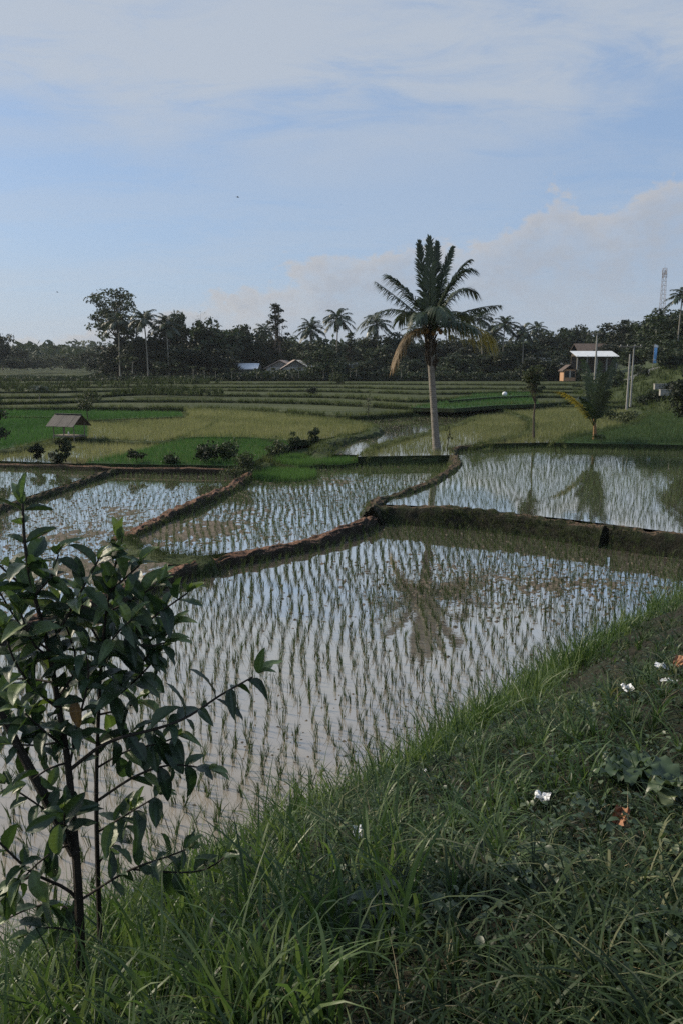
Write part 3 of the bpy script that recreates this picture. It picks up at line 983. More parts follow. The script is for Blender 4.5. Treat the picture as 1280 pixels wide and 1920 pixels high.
tag(obj('rice_seedlings', np_mesh('rice_seedlings', V, Fq, r[ix]), M['rice']), 'rows of thin green rice seedlings filling the open ponds', 'rice', kind='stuff')
variants = []
for k in range(10):
    nb = random.randint(8, 13)
    Pb = np.zeros((nb, 3))
    Pb[:, :2] = RNG.normal(0, .011, (nb, 2))
    Pb[:, 2] = -.03
    V, Fq, ix = blades(Pb, RNG.uniform(.55, 1.15, nb) * .28, RNG.uniform(.7, 1.3, nb) * .0095, RNG.uniform(0, 6.283, nb), RNG.uniform(.03, .55, nb), 4, RNG.uniform(0, .3, nb))
    rr = np.clip(RNG.uniform(.1, .9, nb), 0, 1)
    me = np_mesh('rice_seedling', V, Fq, rr[ix])
    me.materials.append(M['rice'])
    variants.append(me)
for i, p in enumerate(near):
    o = obj('rice_seedling', variants[i % 10], None, None, tuple(p))
    o.rotation_euler = (random.gauss(0, .16), random.gauss(0, .16), random.uniform(0, 6.28))
    s = random.uniform(.65, 1.25)
    o.scale = (s, s, s * random.uniform(.85, 1.15))
    tag(o, 'thin green rice seedling standing in the muddy pond below the grassy bank', 'rice seedling', 'rice seedlings in the pond by the bank')

for k, lab in (('rice', 'young green rice growing in the flooded and green paddies'), ('rice_pale', 'yellowish green rice covering the paddies beyond the ponds'), ('rice_green', 'dense bright green rice of the nursery beds and fields')):
    V, Fq, r = join(RICE[k])
    tag(obj('rice_crop', np_mesh('rice_crop', V, Fq, r), M[k]), lab, 'rice', kind='stuff')

# clods and scraps of mud and straw lying in the shallow ponds
Pc, Sc = [], []
for P, cnt, zones in ((PC, 5200, [(330, 1000, 140, 45), (560, 935, 160, 40), (600, 905, 200, 30), (450, 960, 200, 60)]), (PD, 5200, [(120, 1010, 160, 60), (250, 960, 150, 50), (80, 1060, 160, 60)]),
                      (PE, 500, [(80, 900, 100, 30)]), (PA, 2000, [(1060, 1095, 190, 26), (850, 1075, 170, 38), (960, 1120, 200, 40)]), (PA, 260, [(580, 1440, 120, 60), (700, 1330, 200, 60)]), (FF, 1500, [(700, 825, 90, 30), (760, 790, 90, 16)])):
    for zpx, zpy, rx, ry in zones:
        m_ = cnt // len(zones)
        q = np.array([at_z(a_, max(720, b_), P[0, 2]) for a_, b_ in zip(RNG.normal(zpx, rx, m_), RNG.normal(zpy, ry, m_))])
        q = q[inside(q[:, 0], q[:, 1], P)]
        Pc.append(q)
        Sc.append(RNG.uniform(.014, .05, len(q)) * (.6 if zpy > 1300 else 1))
Pc, Sc = np.vstack(Pc), np.concatenate(Sc)
n = len(Pc)
an = RNG.uniform(0, 6.283, n)
V = np.empty((n, 5, 3))
for i in range(4):
    rr_ = Sc * RNG.uniform(.6, 1.5, n)
    V[:, i, 0] = Pc[:, 0] + rr_ * np.cos(an + i * 1.571) * 1.3
    V[:, i, 1] = Pc[:, 1] + rr_ * np.sin(an + i * 1.571)
    V[:, i, 2] = Pc[:, 2] - .006
V[:, 4] = Pc + RNG.normal(0, .2, (n, 3)) * Sc[:, None]
V[:, 4, 2] = Pc[:, 2] + Sc * RNG.uniform(.3, .9, n)
b = (np.arange(n) * 5)[:, None]
Fc = np.vstack([np.hstack([b + i, b + (i + 1) % 4, b + 4]) for i in range(4)])
tag(obj('mud_clods', np_mesh('mud_clods', V.reshape(-1, 3), Fc), M['mud']), 'small wet clods and scraps strewn over the shallow ponds', 'mud', kind='stuff')


# ------------------------------------------------------------------ trees and palms
def leaf_cards(C, size, nrm=None, rng=RNG, aspect=.55):
    """pointed leaf-like quads about centres C"""
    n = len(C)
    a = rng.normal(0, 1, (n, 3))
    a[:, 2] -= .25
    a /= np.linalg.norm(a, axis=1)[:, None]
    b = rng.normal(0, 1, (n, 3)) if nrm is None else nrm + rng.normal(0, .6, (n, 3))
    s = np.cross(a, b)
    s /= np.linalg.norm(s, axis=1)[:, None] + 1e-9
    size = np.broadcast_to(size, (n,))[:, None] * rng.uniform(.6, 1.35, (n, 1))
    V = np.empty((n, 4, 3))
    V[:, 0] = C - a * size * .5
    V[:, 1] = C + s * size * aspect * .5 + a * size * .05
    V[:, 2] = C + a * size * .5
    V[:, 3] = C - s * size * aspect * .5 + a * size * .05
    return V.reshape(-1, 3), np.arange(n * 4).reshape(n, 4)


def make_tree(h, tw, cz, rx, rz, lobes, per, leaf, seed, shape='round', trunk_r=.18, lobe_k=.34, flat=.8):
    """returns (trunk MB, crown mesh); h = height, crown centre at cz with radii rx, rz"""
    rg = np.random.default_rng(seed)
    tr = MB()
    pts, rad = [], []
    bx, by = rg.normal(0, .04 * h, 2)
    for i in range(6):
        t = i / 5
        pts.append((bx * t * t + rg.normal(0, .008 * h) * (i > 0), by * t * t, cz * 1.05 * t))
        rad.append(trunk_r * (1 - .6 * t) * (1.3 if i == 0 else 1))
    tr.tube(pts, rad, 7, .4)
    Cs, Ns, Rs, Sz = [], [], [], []
    for k in range(lobes):
        d = rg.normal(0, 1, 3)
        d /= np.linalg.norm(d)
        q = rg.uniform(.35, .95)
        c = np.array([bx, by, cz]) + d * np.array([rx, rx, rz]) * q
        if shape == 'cone':
            tt = rg.uniform(0, 1)
            wv = rx * (1 - tt * .85) * rg.uniform(.2, 1)
            an = rg.uniform(0, 6.283)
            c = np.array([bx + wv * math.cos(an), by + wv * math.sin(an), cz - rz + 2 * rz * tt])
        lr = lobe_k * rx * rg.uniform(.6, 1.25)
        base = np.array(pts[rg.integers(3, 6)])
        mid = (base + c) / 2 + np.array([0, 0, -.06 * h * rg.uniform(0, 1)])
        tr.tube([base, mid, c], [trunk_r * .38, trunk_r * .22, trunk_r * .08], 4, .4, False)
        m = int(per * rg.uniform(.6, 1.3))
        dd = rg.normal(0, 1, (m, 3))
        dd /= np.linalg.norm(dd, axis=1)[:, None]
        rr = rg.uniform(.25, 1.0, (m, 1)) ** .6
        Cs.append(c + dd * rr * lr * np.array([1.15, 1.15, flat]))
        Ns.append(dd)
        Rs.append(np.clip(rg.uniform(.15, .7) + rg.normal(0, .16, m), 0, 1))
    C, Nn, R = np.vstack(Cs), np.vstack(Ns), np.concatenate(Rs)
    V, Fq = leaf_cards(C, leaf, Nn, rg)
    return tr, np_mesh('crown', V, Fq, np.repeat(R, 4))


def tree_thing(name, label, loc, spec, cat='tree', group=None, crown='crown', bark='bark', sc=(1, 1, 1), rz=0.0):
    t = thing(name, label, cat, loc, group, rz)
    tr, cr = spec
    obj('trunk', tr, M[bark], t)
    obj('crown', cr, M[crown], t)
    t.scale = sc
    return t


def frond(mb, p0, p1, p2, nl, ll, droop=.35, lw=.045, seed=0, vee=.25, rach=.03, side=None, fade=0.0, steep=0.0):
    """coconut leaf: bent midrib with two rows of hanging leaflets"""
    rg = np.random.default_rng(seed)
    p0, p1, p2 = [np.asarray(p, float) for p in (p0, p1, p2)]
    B_ = lambda t: (1 - t) ** 2 * p0 + 2 * t * (1 - t) * p1 + t * t * p2
    D_ = lambda t: 2 * (1 - t) * (p1 - p0) + 2 * t * (p2 - p1)
    mb.tube([B_(t) for t in np.linspace(0, 1, 9)], [rach * (1.25 - 1.1 * t) for t in np.linspace(0, 1, 9)], 4, .75, False)
    up = np.array([0, 0, 1.0])
    ref = np.cross(D_(.5), up)
    if side is not None:
        ref = np.asarray(side, float)
    ref /= np.linalg.norm(ref) + 1e-9
    for s in (-1, 1):
        for i in range(nl):
            t = .14 + .86 * (i + rg.uniform(0, .7)) / nl
            if rg.uniform() < .05:
                continue
            T = D_(t)
            T = T / (np.linalg.norm(T) + 1e-9)
            S = ref - T * ref.dot(T)
            S /= np.linalg.norm(S) + 1e-9
            N = np.cross(S, T)
            if N[2] < 0:
                N = -N
            L = ll * (.45 + .75 * math.sin(math.pi * min(1, .12 + t * .80)) ** .8) * rg.uniform(.85, 1.1)
            if t > .86:
                L *= 1 - (t - .86) * 2.2
            a = min(1.45, .55 + steep + .55 * t + rg.normal(0, .08))
            d = S * s * math.cos(a) + T * math.sin(a) + N * vee * rg.uniform(.3, 1.2)
            d /= np.linalg.norm(d)
            wv = np.cross(d, N)
            wv = wv / (np.linalg.norm(wv) + 1e-9) * lw * .5
            o = B_(t)
            dr = droop * rg.uniform(.7, 1.3)
            m = o + d * L * .5 - up * dr * L * .16
            e = o + d * L * .9 - up * dr * L * .75
            r = np.clip(.35 + rg.normal(0, .15) + fade * t, 0, 1)
            mb.add([o - wv * .5, o + wv * .5, m + wv, m - wv, e], [(0, 1, 2, 3), (3, 2, 4)], r)
    return mb


def far_palm_parts(seed, h=11.0, nf=17, fl=3.6, lean=(0, 0), upk=1.0):
    rg = np.random.default_rng(seed)
    tp = [np.array([lean[0] * t * t, lean[1] * t * t, h * t]) for t in np.linspace(0, 1, 8)]
    tr = MB().tube(tp, [.24, .17, .15, .14, .13, .125, .12, .12], 7, .5)
    fr = []
    for k in range(nf):
        an = k * 2.399 + rg.normal(0, .15)
        el = 1.35 - 1.75 * (k / nf) + rg.normal(0, .08)
        L = fl * rg.uniform(.85, 1.1)
        hd = np.array([math.cos(an), math.sin(an), 0])
        c = tp[-1] + np.array([0, 0, .1])
        p1 = c + (hd * math.cos(el) + np.array([0, 0, math.sin(el)])) * L * .62
        dn = .30 + .45 * (k / nf)
        p2 = c + (hd * math.cos(el * .75) + np.array([0, 0, math.sin(el * .75)])) * L - np.array([0, 0, dn * L * .75])
        fr.append(frond(MB(), c, p1, p2, 24, 1.0, .75, .17, seed * 50 + k, .15, .04))
    return tr, fr


PALM_TPL = {}


def far_palm(label, px, py_top, py_base, y, var, group=None, rz=0.0, wd=None):
    """crown centre at (px,py_top)"""
    b = at_y(px, py_base, y)
    c = at_y(px, py_top, y)
    s = (c[2] - b[2]) / 11.0
    if var not in PALM_TPL:
        tr, fr = far_palm_parts(100 + var, 11.0, [22, 20, 24, 20][var], [3.7, 3.5, 3.9, 4.0][var], [(.3, 0), (-.5, .2), (.1, .3), (2.2, 0)][var])
        t = thing('coconut_palm', label, 'palm', (0, 0, 0), group)
        obj('trunk', tr, M['bark_pale'], t)
        for f_ in fr:
            obj('frond', f_, M['palm'], t)
        PALM_TPL[var] = t
    else:
        t = dup(PALM_TPL[var], (0, 0, 0), 0, (1, 1, 1), label, group)
    t.location, t.rotation_euler = tuple(b), (0, 0, rz)
    w_ = wd or s
    t.scale = (w_, w_, s)
    return t


# --- the tall coconut palm by the pond
PY = 43.2
pb = at_y(819, 852, PY)
palm = thing('coconut_palm', 'tall coconut palm with ringed grey trunk standing alone at the pond corner', 'palm', tuple(pb))


def pl(px, py, dyy=0.0):
    return at_y(px, py, PY + dyy) - pb


tp = chaikin([pl(819, 853), pl(816, 820), pl(812, 760), pl(808, 700), pl(805, 655), pl(805, 620)], it=2)
tp = resample(tp, .07)
tq = np.linspace(0, 1, len(tp))
ring = (np.arange(len(tp)) * .07 / .24) % 1.0
tr_r = np.interp(tq, [0, .03, .12, .6, 1], [.36, .25, .20, .175, .16]) * (1 + .07 * (ring - .5) + .05 * (fbm(tq * 40, tq * 0, 3, 2) - .5))
me = MB().tube(tp, tr_r, 12, .5).mesh('trunk', True)
obj('trunk', me, M['palm_trunk'], palm)
fb = MB()
for k in range(60):
    t = random.uniform(.66, .99)
    c = np.array([np.interp(t, np.linspace(0, 1, len(tp)), tp[:, j]) for j in range(3)])
    an = random.uniform(0, 6.28)
    d = np.array([math.cos(an), math.sin(an), 0])
    o = c + d * .13
    L = random.uniform(.35, .75)
    fb.tube([o, o + d * .12 + np.array([0, 0, L * .5]), o + d * random.uniform(.12, .28) + np.array([0, 0, L])], [.075, .06, .03], 5, .4)
obj('leaf_sheath', fb, M['fibre'], palm)
FR = [((738, 545, -.6), (673, 612, -1.0), 'palm', .35, .9), ((765, 572, .6), (708, 531, 1.0), 'palm', .45, .95), ((775, 548, -.6), (727, 517, -1.0), 'palm', .45, .95),
      ((792, 530, .3), (785, 455, .5), 'palm', .15, .8), ((806, 520, -.3), (804, 447, -.4), 'palm', .15, .85), ((814, 525, .4), (818, 456, .7), 'palm', .2, .85),
      ((826, 522, .3), (848, 465, .4), 'palm', .25, .85), ((838, 520, -.4), (878, 489, -.6), 'palm', .4, .9), ((850, 515, .5), (889, 548, .8), 'palm', .5, .9),
      ((848, 500, -.5), (884, 506, -.9), 'palm', .45, .85), ((868, 576, .2), (934, 572, .3), 'palm', .45, .85), ((872, 588, -.9), (924, 632, -1.4), 'palm_yellow', .85, 1.0),
      ((764, 592, -.9), (736, 688, -1.4), 'palm_dry', .7, .62), ((812, 545, -1.8), (838, 592, -3.2), 'palm', .5, .9), ((800, 540, 1.8), (790, 565, 3.2), 'palm', .5, .9),
      ((775, 560, 1.9), (748, 600, 3.0), 'palm', .5, .9), ((845, 560, 1.8), (880, 600, 2.9), 'palm', .5, .9), ((798, 560, -1.4), (778, 600, -2.9), 'palm', .5, .85),
      ((842, 585, -1.2), (890, 615, -2.2), 'palm', .6, .85)]
for k, (a, b, mt, dr, ll) in enumerate(FR):
    c = pl(808 + random.uniform(-4, 4), 619 + random.uniform(-4, 4), random.uniform(-.1, .1))
    sd = None
    if k in (3, 4, 5, 6):
        sd = (1, random.uniform(-.6, .6), 0)
    f_ = frond(MB(), c, pl(*a), pl(*b), 70, ll * (1.08 if sd is None else .92), dr * 1.5 + .1, .075, 300 + k, .15, .045, sd, .35 if mt != 'palm' else 0.12, .22 if sd else .05)
    o = obj('frond', f_, M[mt], palm)
    if mt == 'palm_yellow':
        o['label'] = 'yellowing drooping frond'
    if mt == 'palm_dry':
        o['label'] = 'dry brown hanging frond'


def ball(r, sz=1.2, n=8, seed=0):
    m = MB()
    V, F_ = [], []
    for i in range(6):
        th = math.pi * i / 5
        for k in range(n):
            a = 2 * math.pi * k / n
            V.append((r * math.sin(th) * math.cos(a), r * math.sin(th) * math.sin(a), r * sz * math.cos(th)))
    for i in range(5):
        for k in range(n):
            F_.append((i * n + k, (i + 1) * n + k, (i + 1) * n + (k + 1) % n, i * n + (k + 1) % n))
    return m.add(V, F_).mesh('coconut', True)


cm = ball(.13)
cm.materials.append(M['husk'])
for px, py, dyy in ((794, 613, -.25), (799, 620, -.4), (792, 622, -.1), (820, 616, -.35), (825, 622, -.15), (812, 624, -.4)):
    obj('coconut', cm, None, palm, tuple(pl(px, py, dyy)))

# --- young palm on the bund beyond the right pond
YY = 48.0
yb = at_y(1114, 828, YY)
yp = thing('young_coconut_palm', 'young stemless coconut palm with upright fronds on the pond bund', 'palm', tuple(yb))


def yl(px, py, dyy=0.0):
    return at_y(px, py, YY + dyy) - yb


obj('trunk', MB().tube([yl(1114, 829), yl(1114, 815), yl(1114, 800), yl(1113, 785)], [.16, .12, .10, .08], 8, .5), plain('palm_petiole', (0.22, 0.13, 0.06), .8, .4, 6, .4), yp)
for k, (a, b, mt, dr) in enumerate([((1113, 715, -.2), (1092, 676, -.3), 'palm', .35), ((1130, 730, .1), (1152, 672, .2), 'palm', .5), ((1116, 730, .5), (1124, 680, .9), 'palm', .3),
                                    ((1080, 738, -.2), (1036, 734, -.4), 'palm_yellow', .45), ((1120, 740, -.6), (1132, 700, -1.0), 'palm', .6), ((1108, 740, .7), (1100, 705, 1.2), 'palm', .5),
                                    ((1124, 750, -.3), (1140, 735, -.6), 'palm', .7), ((1128, 735, .8), (1142, 690, 1.4), 'palm', .5), ((1102, 750, -.8), (1088, 745, -1.6), 'palm', .6)]):
    obj('frond', frond(MB(), yl(1113, 800), yl(*a), yl(*b), 46, .30 if mt != 'palm' else .62, dr * 1.2, .07, 500 + k, .2, .03, (1, random.uniform(-.5, .5), 0), .1), M[mt], yp)
for k in range(7):
    pass

# --- far coconut palms in the treeline
GP = 'coconut palms in the far treeline'
for k, (px, pt, pbse, y, var, lab) in enumerate([
        (226, 606, 706, 172, 0, 'pale trunked coconut palm standing before the big spreading tree'),
        (279, 602, 708, 168, 1, 'pale trunked coconut palm beside the big spreading tree'),
        (318, 612, 708, 166, 2, 'slim coconut palm with upright top at the dark grove edge'),
        (443, 640, 705, 172, 1, None), (581, 618, 706, 178, 2, 'coconut palm rising above the pinkish house roofs'),
        (631, 600, 704, 182, 0, 'tallest coconut palm rising above the houses in the treeline'),
        (708, 610, 704, 190, 2, None), (770, 622, 700, 230, 1, None), (903, 600, 697, 176, 3, 'coconut palm with leaning pale trunk behind the tall palm'),
        (940, 612, 704, 170, 0, None), (978, 625, 704, 168, 2, None), (1003, 618, 690, 240, 1, None), (495, 622, 700, 210, 1, None),
        (182, 655, 690, 300, 2, None), (1268, 560, 660, 120, 0, 'coconut palm towering over the hillside trees'), (36, 655, 690, 290, 1, None), (920, 625, 700, 190, 1, None)]):
    far_palm(lab or 'coconut palm mixed into the dark far treeline', px, pt, pbse, y, var, GP if lab is None else None, k * 1.3)
p = at_z(75, 752, 1.4)
far_palm('small pale palm growing on the terraces beyond the hut', 75, 728, 752, p[1], 2, None, .7, .32)

# --- broadleaf trees
TPL = {}


def tpl(k):
    if k not in TPL:
        TPL[k] = {'round': lambda: make_tree(10, 0, 6.3, 4.0, 3.3, 26, 105, .62, 1),
                  'round2': lambda: make_tree(10, 0, 6.0, 4.2, 3.6, 30, 96, .66, 2, flat=1.0),
                  'tall': lambda: make_tree(10, 0, 6.2, 2.6, 3.6, 24, 100, .55, 3, lobe_k=.42),
                  'low': lambda: make_tree(10, 0, 4.6, 4.6, 4.4, 34, 96, .74, 4, flat=.95),
                  'sparse': lambda: make_tree(10, 0, 6.0, 2.1, 4.0, 60, 22, .34, 5, 'cone', .12, .20, .7),
                  'bare': lambda: make_tree(10, 0, 7.0, 1.6, 2.6, 18, 4, .2, 6, 'cone', .1, .3)}[k]()
    return TPL[k]


TPL_OBJ = {}


def far_tree(name, label, px, py_top, py_base, wpx, y, k, crown='crown', group=None, h0=None):
    b = at_y(px, py_base, y)
    c = at_y(px, py_top, y)
    hh = c[2] - b[2]
    co_ = np.empty(len(tpl(k)[1].vertices) * 3, np.float32)
    tpl(k)[1].vertices.foreach_get('co', co_)
    co_ = co_.reshape(-1, 3)
    nat = (np.percentile(co_[:, 2], 99.5), np.percentile(co_[:, 0], 98) - np.percentile(co_[:, 0], 2))
    sz, sx = hh / nat[0], (wpx * y / FPX) / nat[1]
    key = (k, crown)
    rz = random.uniform(0, 6.28)
    if key not in TPL_OBJ:
        t = tree_thing(name, label, tuple(b), tpl(k), 'tree', group, crown, 'bark', (sx, sx, sz), rz) if crown == 'crown' else None
        if t is None:
            t = thing(name, label, 'tree', tuple(b), group, rz)
            tr, cr = tpl(k)
            obj('trunk', tr, M['bark'], t)
            cr = cr.copy()
            cr.materials.clear()
            obj('crown', cr, M[crown], t)
            t.scale = (sx, sx, sz)
        TPL_OBJ[key] = t
    else:
        t = dup(TPL_OBJ[key], tuple(b), rz, (sx, sx, sz), label, group)
        t.name = name
        if not group and 'group' in t:
            del t['group']
    return t


# the big open-crowned tree on the left
bt = at_y(224, 706, 182)
big = make_tree(20, 0, 13.0, 7.3, 6.8, 74, 52, .60, 77, trunk_r=.42, lobe_k=.20, flat=.75)
tree_thing('spreading_tree', 'tall spreading tree with open lacy crown above the dark grove', tuple(bt), big)
GT = 'trees in the far treeline'
TL = {'round': 'round crowned dark tree in the grove behind the terraces', 'round2': 'broad full crowned dark tree in the grove behind the terraces', 'tall': 'tall narrow dark tree right of the slim palm in the grove', 'low': 'dark tree with foliage down to the ground in the grove behind the terraces'}
for px, pt, pbse, wpx, y, k in [(222, 640, 706, 60, 178, 'low'), (255, 620, 707, 70, 176, 'low'), (300, 625, 707, 60, 176, 'round2'), (345, 588, 708, 50, 178, 'tall'), (368, 604, 708, 70, 174, 'round2'),
                                (405, 604, 707, 80, 172, 'low'), (440, 612, 706, 70, 176, 'round'), (468, 612, 706, 60, 178, 'round2'), (500, 632, 706, 60, 184, 'round'), (398, 645, 708, 90, 168, 'low'),
                                (330, 650, 708, 70, 168, 'low'), (470, 650, 704, 80, 188, 'low'), (545, 632, 704, 60, 190, 'round2'), (600, 638, 704, 75, 172, 'round2'), (570, 655, 703, 70, 195, 'low'),
                                (640, 645, 704, 60, 190, 'round'), (690, 628, 704, 50, 196, 'round'), (672, 648, 703, 60, 200, 'low'), (735, 625, 704, 55, 190, 'round2'), (765, 632, 703, 60, 192, 'low'),
                                (715, 640, 704, 70, 188, 'low'), (800, 640, 703, 70, 196, 'round'), (840, 632, 703, 60, 200, 'round2'), (870, 640, 703, 70, 190, 'low'), (910, 632, 703, 70, 186, 'round2'),
                                (955, 636, 704, 70, 176, 'low'), (985, 640, 704, 60, 178, 'round'), (925, 655, 704, 80, 170, 'low')]:
    far_tree('broadleaf_tree', TL[k], px, pt, pbse, wpx, y, k, group=GT)
far_tree('slender_tree', 'slender tree with sparse tiered crown rising above the treeline', 529, 570, 700, 54, 176, 'sparse')
far_tree('slender_tree', 'small feathery tree with sparse crown beside the tallest far palm', 650, 624, 704, 40, 178, 'sparse')
far_tree('bare_tree', 'bare twiggy treetop showing above the dark grove', 393, 584, 704, 26, 180, 'bare')
GH = 'trees on the hillside'
HL = {'round': 'round crowned tree on the hill behind the metal roofed building', 'round2': 'tall full crowned tree on the hill crest near the radio mast', 'low': 'dark bushy tree with low foliage on the roadside hill'}
for px, pt, pbse, wpx, y, k in [(1015, 625, 700, 60, 200, 'round'), (1045, 617, 698, 60, 220, 'round2'), (1075, 612, 690, 60, 225, 'round'), (1100, 622, 690, 50, 215, 'low'), (1028, 650, 704, 60, 175, 'low'),
                                (1130, 612, 680, 60, 185, 'low'), (1160, 602, 680, 60, 175, 'round2'), (1185, 618, 676, 50, 165, 'low'), (1150, 640, 684, 60, 168, 'low'), (1212, 592, 668, 60, 150, 'low'),
                                (1240, 580, 660, 70, 140, 'round2'), (1275, 585, 655, 70, 130, 'low'), (1205, 630, 680, 55, 138, 'low'), (1255, 620, 672, 60, 122, 'low'), (1290, 630, 680, 70, 112, 'low'),
                                (1320, 560, 660, 90, 125, 'round2'), (1238, 650, 685, 40, 118, 'low'), (1280, 655, 690, 40, 104, 'low'), (1180, 655, 690, 40, 140, 'low')]:
    far_tree('hillside_tree', HL[k], px, pt, pbse, wpx, y, k, group=GH)
GF = 'hazy trees behind the left terraces'
for px, pt, pbse, wpx, y, k, cr in [(6, 624, 694, 40, 250, 'round2', 'crown'), (-20, 630, 694, 40, 240, 'low', 'crown'), (38, 652, 693, 36, 290, 'round', 'crown'), (70, 665, 692, 40, 300, 'low', 'crown_pale'),
                                    (95, 668, 692, 34, 310, 'low', 'crown_pale'), (120, 664, 692, 36, 320, 'round', 'crown_pale'), (150, 660, 693, 36, 290, 'round2', 'crown'), (168, 655, 694, 30, 260, 'round', 'crown'),
                                    (20, 668, 694, 40, 260, 'low', 'crown'), (135, 675, 694, 30, 270, 'low', 'crown_pale'), (52, 672, 694, 36, 265, 'low', 'crown'), (190, 668, 700, 40, 210, 'low', 'crown')]:
    far_tree('broadleaf_tree', 'rounded tree in the hazy wood behind the left terraces' if cr == 'crown' else 'pale green rounded tree in the hazy wood behind the left terraces', px, pt, pbse, wpx, y, k, cr, GF)

# small pale-stemmed trees in a row at the foot of the treeline
sm = make_tree(3, 0, 2.35, .75, .35, 9, 40, .26, 90, trunk_r=.06, lobe_k=.5, flat=.5)
sm[0].v, sm[0].n = sm[0].v, sm[0].n
t0 = None
for k, (px, py, pt) in enumerate([(249, 700, 668), (363, 710, 685), (384, 709, 688), (405, 708, 690), (435, 709, 690), (482, 709, 690), (515, 709, 689), (548, 708, 690), (560, 708, 688), (607, 707, 690),
                                  (625, 708, 684), (656, 707, 690), (667, 706, 688), (752, 707, 686), (790, 706, 690)]):
    b = at_y(px, py, 154)
    c = at_y(px, pt, 154)
    s = (c[2] - b[2]) / 2.75
    lab = 'small umbrella-topped tree with pale stem at the foot of the grove'
    if t0 is None:
        t0 = tree_thing('small_tree', lab, tuple(b), sm, 'tree', 'small pale stemmed trees along the grove', 'crown_pale', 'bark_pale')
        t0.scale = (s, s, s)
    else:
        dup(t0, tuple(b), k * 1.7, (s, s, s))

# dense undergrowth along the foot of the treeline and far wooded hills
parts = []


def wood(n, fx, fy, fh, size, rg, spread):
    x, y, h = fx(n, rg), None, None
    y = fy(n, rg)
    return x, y


rg = np.random.default_rng(5)
n = 34000
px_ = rg.uniform(-60, 1080, n)
y_ = np.where(rg.uniform(0, 1, n) < .3, rg.uniform(156, 162, n), rg.uniform(176, 202, n))
x_ = (px_ - 640) / FPX * y_
hh = (1.2 + 4.2 * fbm(x_ * .12, y_ * .12, 41, 3)) * sstep(px_, 160, 230) * (1 - .5 * sstep(px_, 640, 700)) + .2
hh = np.where(y_ < 165, (.7 + 1.7 * fbm(x_ * .25, y_ * .25, 43, 3)) * sstep(px_, 200, 240) * (.35 + .65 * sstep(px_, 400, 440)), hh)
z_ = 2.75 + rg.uniform(0, 1, n) * hh
V, Fq = leaf_cards(np.stack([x_, y_, z_], 1), .75, None, rg)
tag(obj('undergrowth', np_mesh('undergrowth', V, Fq, np.repeat(np.clip(.1 + .45 * fbm(x_ * .3, z_ * .8, 7, 3) + rg.normal(0, .1, n), 0, 1), 4)), M['crown']), 'dark undergrowth filling the foot of the far grove', 'undergrowth', kind='stuff')
n = 60000
y_ = rg.uniform(330, 1100, n) ** 1.0
px_ = rg.uniform(-160, 1440, n)
x_ = (px_ - 640) / FPX * y_
gz = ground_z(x_, y_)
hh = (3 + 16 * fbm(x_ / 14, y_ / 14, 51, 3)) * (.4 + 1.2 * fbm(x_ / 140, y_ / 140, 53, 2))
z_ = gz + hh * rg.uniform(0.15, 1, n) ** .6
V, Fq = leaf_cards(np.stack([x_, y_, z_], 1), 2.6 + y_ / 700, None, rg, .7)
tag(obj('distant_wood', np_mesh('distant_wood', V, Fq, np.repeat(np.clip(.65 * fbm(x_ / 12, y_ / 12 + z_ / 6, 7, 3) + rg.normal(.1, .13, n), 0, 1), 4)), M['wood_far']), 'hazy wooded hills on the horizon', 'wood', kind='stuff')

# scrub and long grass over the hillside
n = 5200
px_ = rg.uniform(1015, 1420, n)
y_ = rg.uniform(74, 165, n)
x_ = (px_ - 640) / FPX * y_
k = (x_ - hill_line(y_)) > -1.5
x_, y_ = x_[k], y_[k]
z_ = ground_z(x_, y_)
add_tuft(np.stack([x_, y_, z_], 1), .75, 'verge', 7, .085, .8, rg, 2, np.clip(fbm(x_ * .15, y_ * .15, 3, 3) * 1.3 - .25, 0, 1))
# tall weeds along left terraces
n = 1500
px_ = rg.uniform(-60, 420, n)
y_ = rg.uniform(98, 150, n)
x_ = (px_ - 640) / FPX * y_
zz = np.interp(y_, [98, 105, 111, 121, 144, 170], [1.7, 2.0, 2.25, 2.5, 2.7, 2.9])
k = fbm(x_ * .09, y_ * .12, 23, 3) > .5
add_tuft(np.stack([x_, y_, zz], 1)[k], .9, 'verge_dark', 12, .10, .6, rg)

# --- slim feathery tree on the bund
b = at_z(1000, 829, .66)
ft = make_tree(4.6, 0, 3.65, .85, 1.05, 40, 42, .15, 60, trunk_r=.075, lobe_k=.30, flat=.55)
tree_thing('slim_tree', 'slim feathery tree with thin trunk on the pond bund', b, ft, crown='crown_pale', bark='bark')
# light leafy tree behind the hut
b = at_z(166, 790, .8)
lt = make_tree(3, 0, 1.75, 1.15, .95, 26, 60, .15, 61, trunk_r=.05, lobe_k=.34)
tree_thing('leafy_tree', 'light leafy small tree just behind the thatched hut', b, lt, crown='crown_pale', bark='bark')
# dark trees at both edges of the picture
b = at_z(-6, 858, .62)
tree_thing('dark_tree', 'dark leafy tree at the far side of the left pond', b, make_tree(4, 0, 2.1, .95, 1.3, 22, 110, .17, 62, trunk_r=.09, lobe_k=.4))
b = at_z(1287, 836, .66)
tree_thing('dark_tree', 'dark trunked tree on the bund of the flooded right pond', b, make_tree(5, 0, 3.0, 1.2, 1.5, 24, 110, .18, 63, trunk_r=.11, lobe_k=.4), bark='bark_dark')


# --- shrubs along the pond bunds
def shrub(label, px, py, z, hgt, rad, seed, leaf=.14, lobes=12, per=46, crown='crown'):
    b = at_z(px, py, z)
    tr, cr = make_tree(hgt, 0, hgt * .55, rad, hgt * .48, lobes, per, leaf, seed, trunk_r=.03, lobe_k=.5)
    t = thing('shrub', label, 'shrub', b)
    obj('stem', tr, M['bark_dark'], t)
    obj('foliage', cr, M[crown], t)


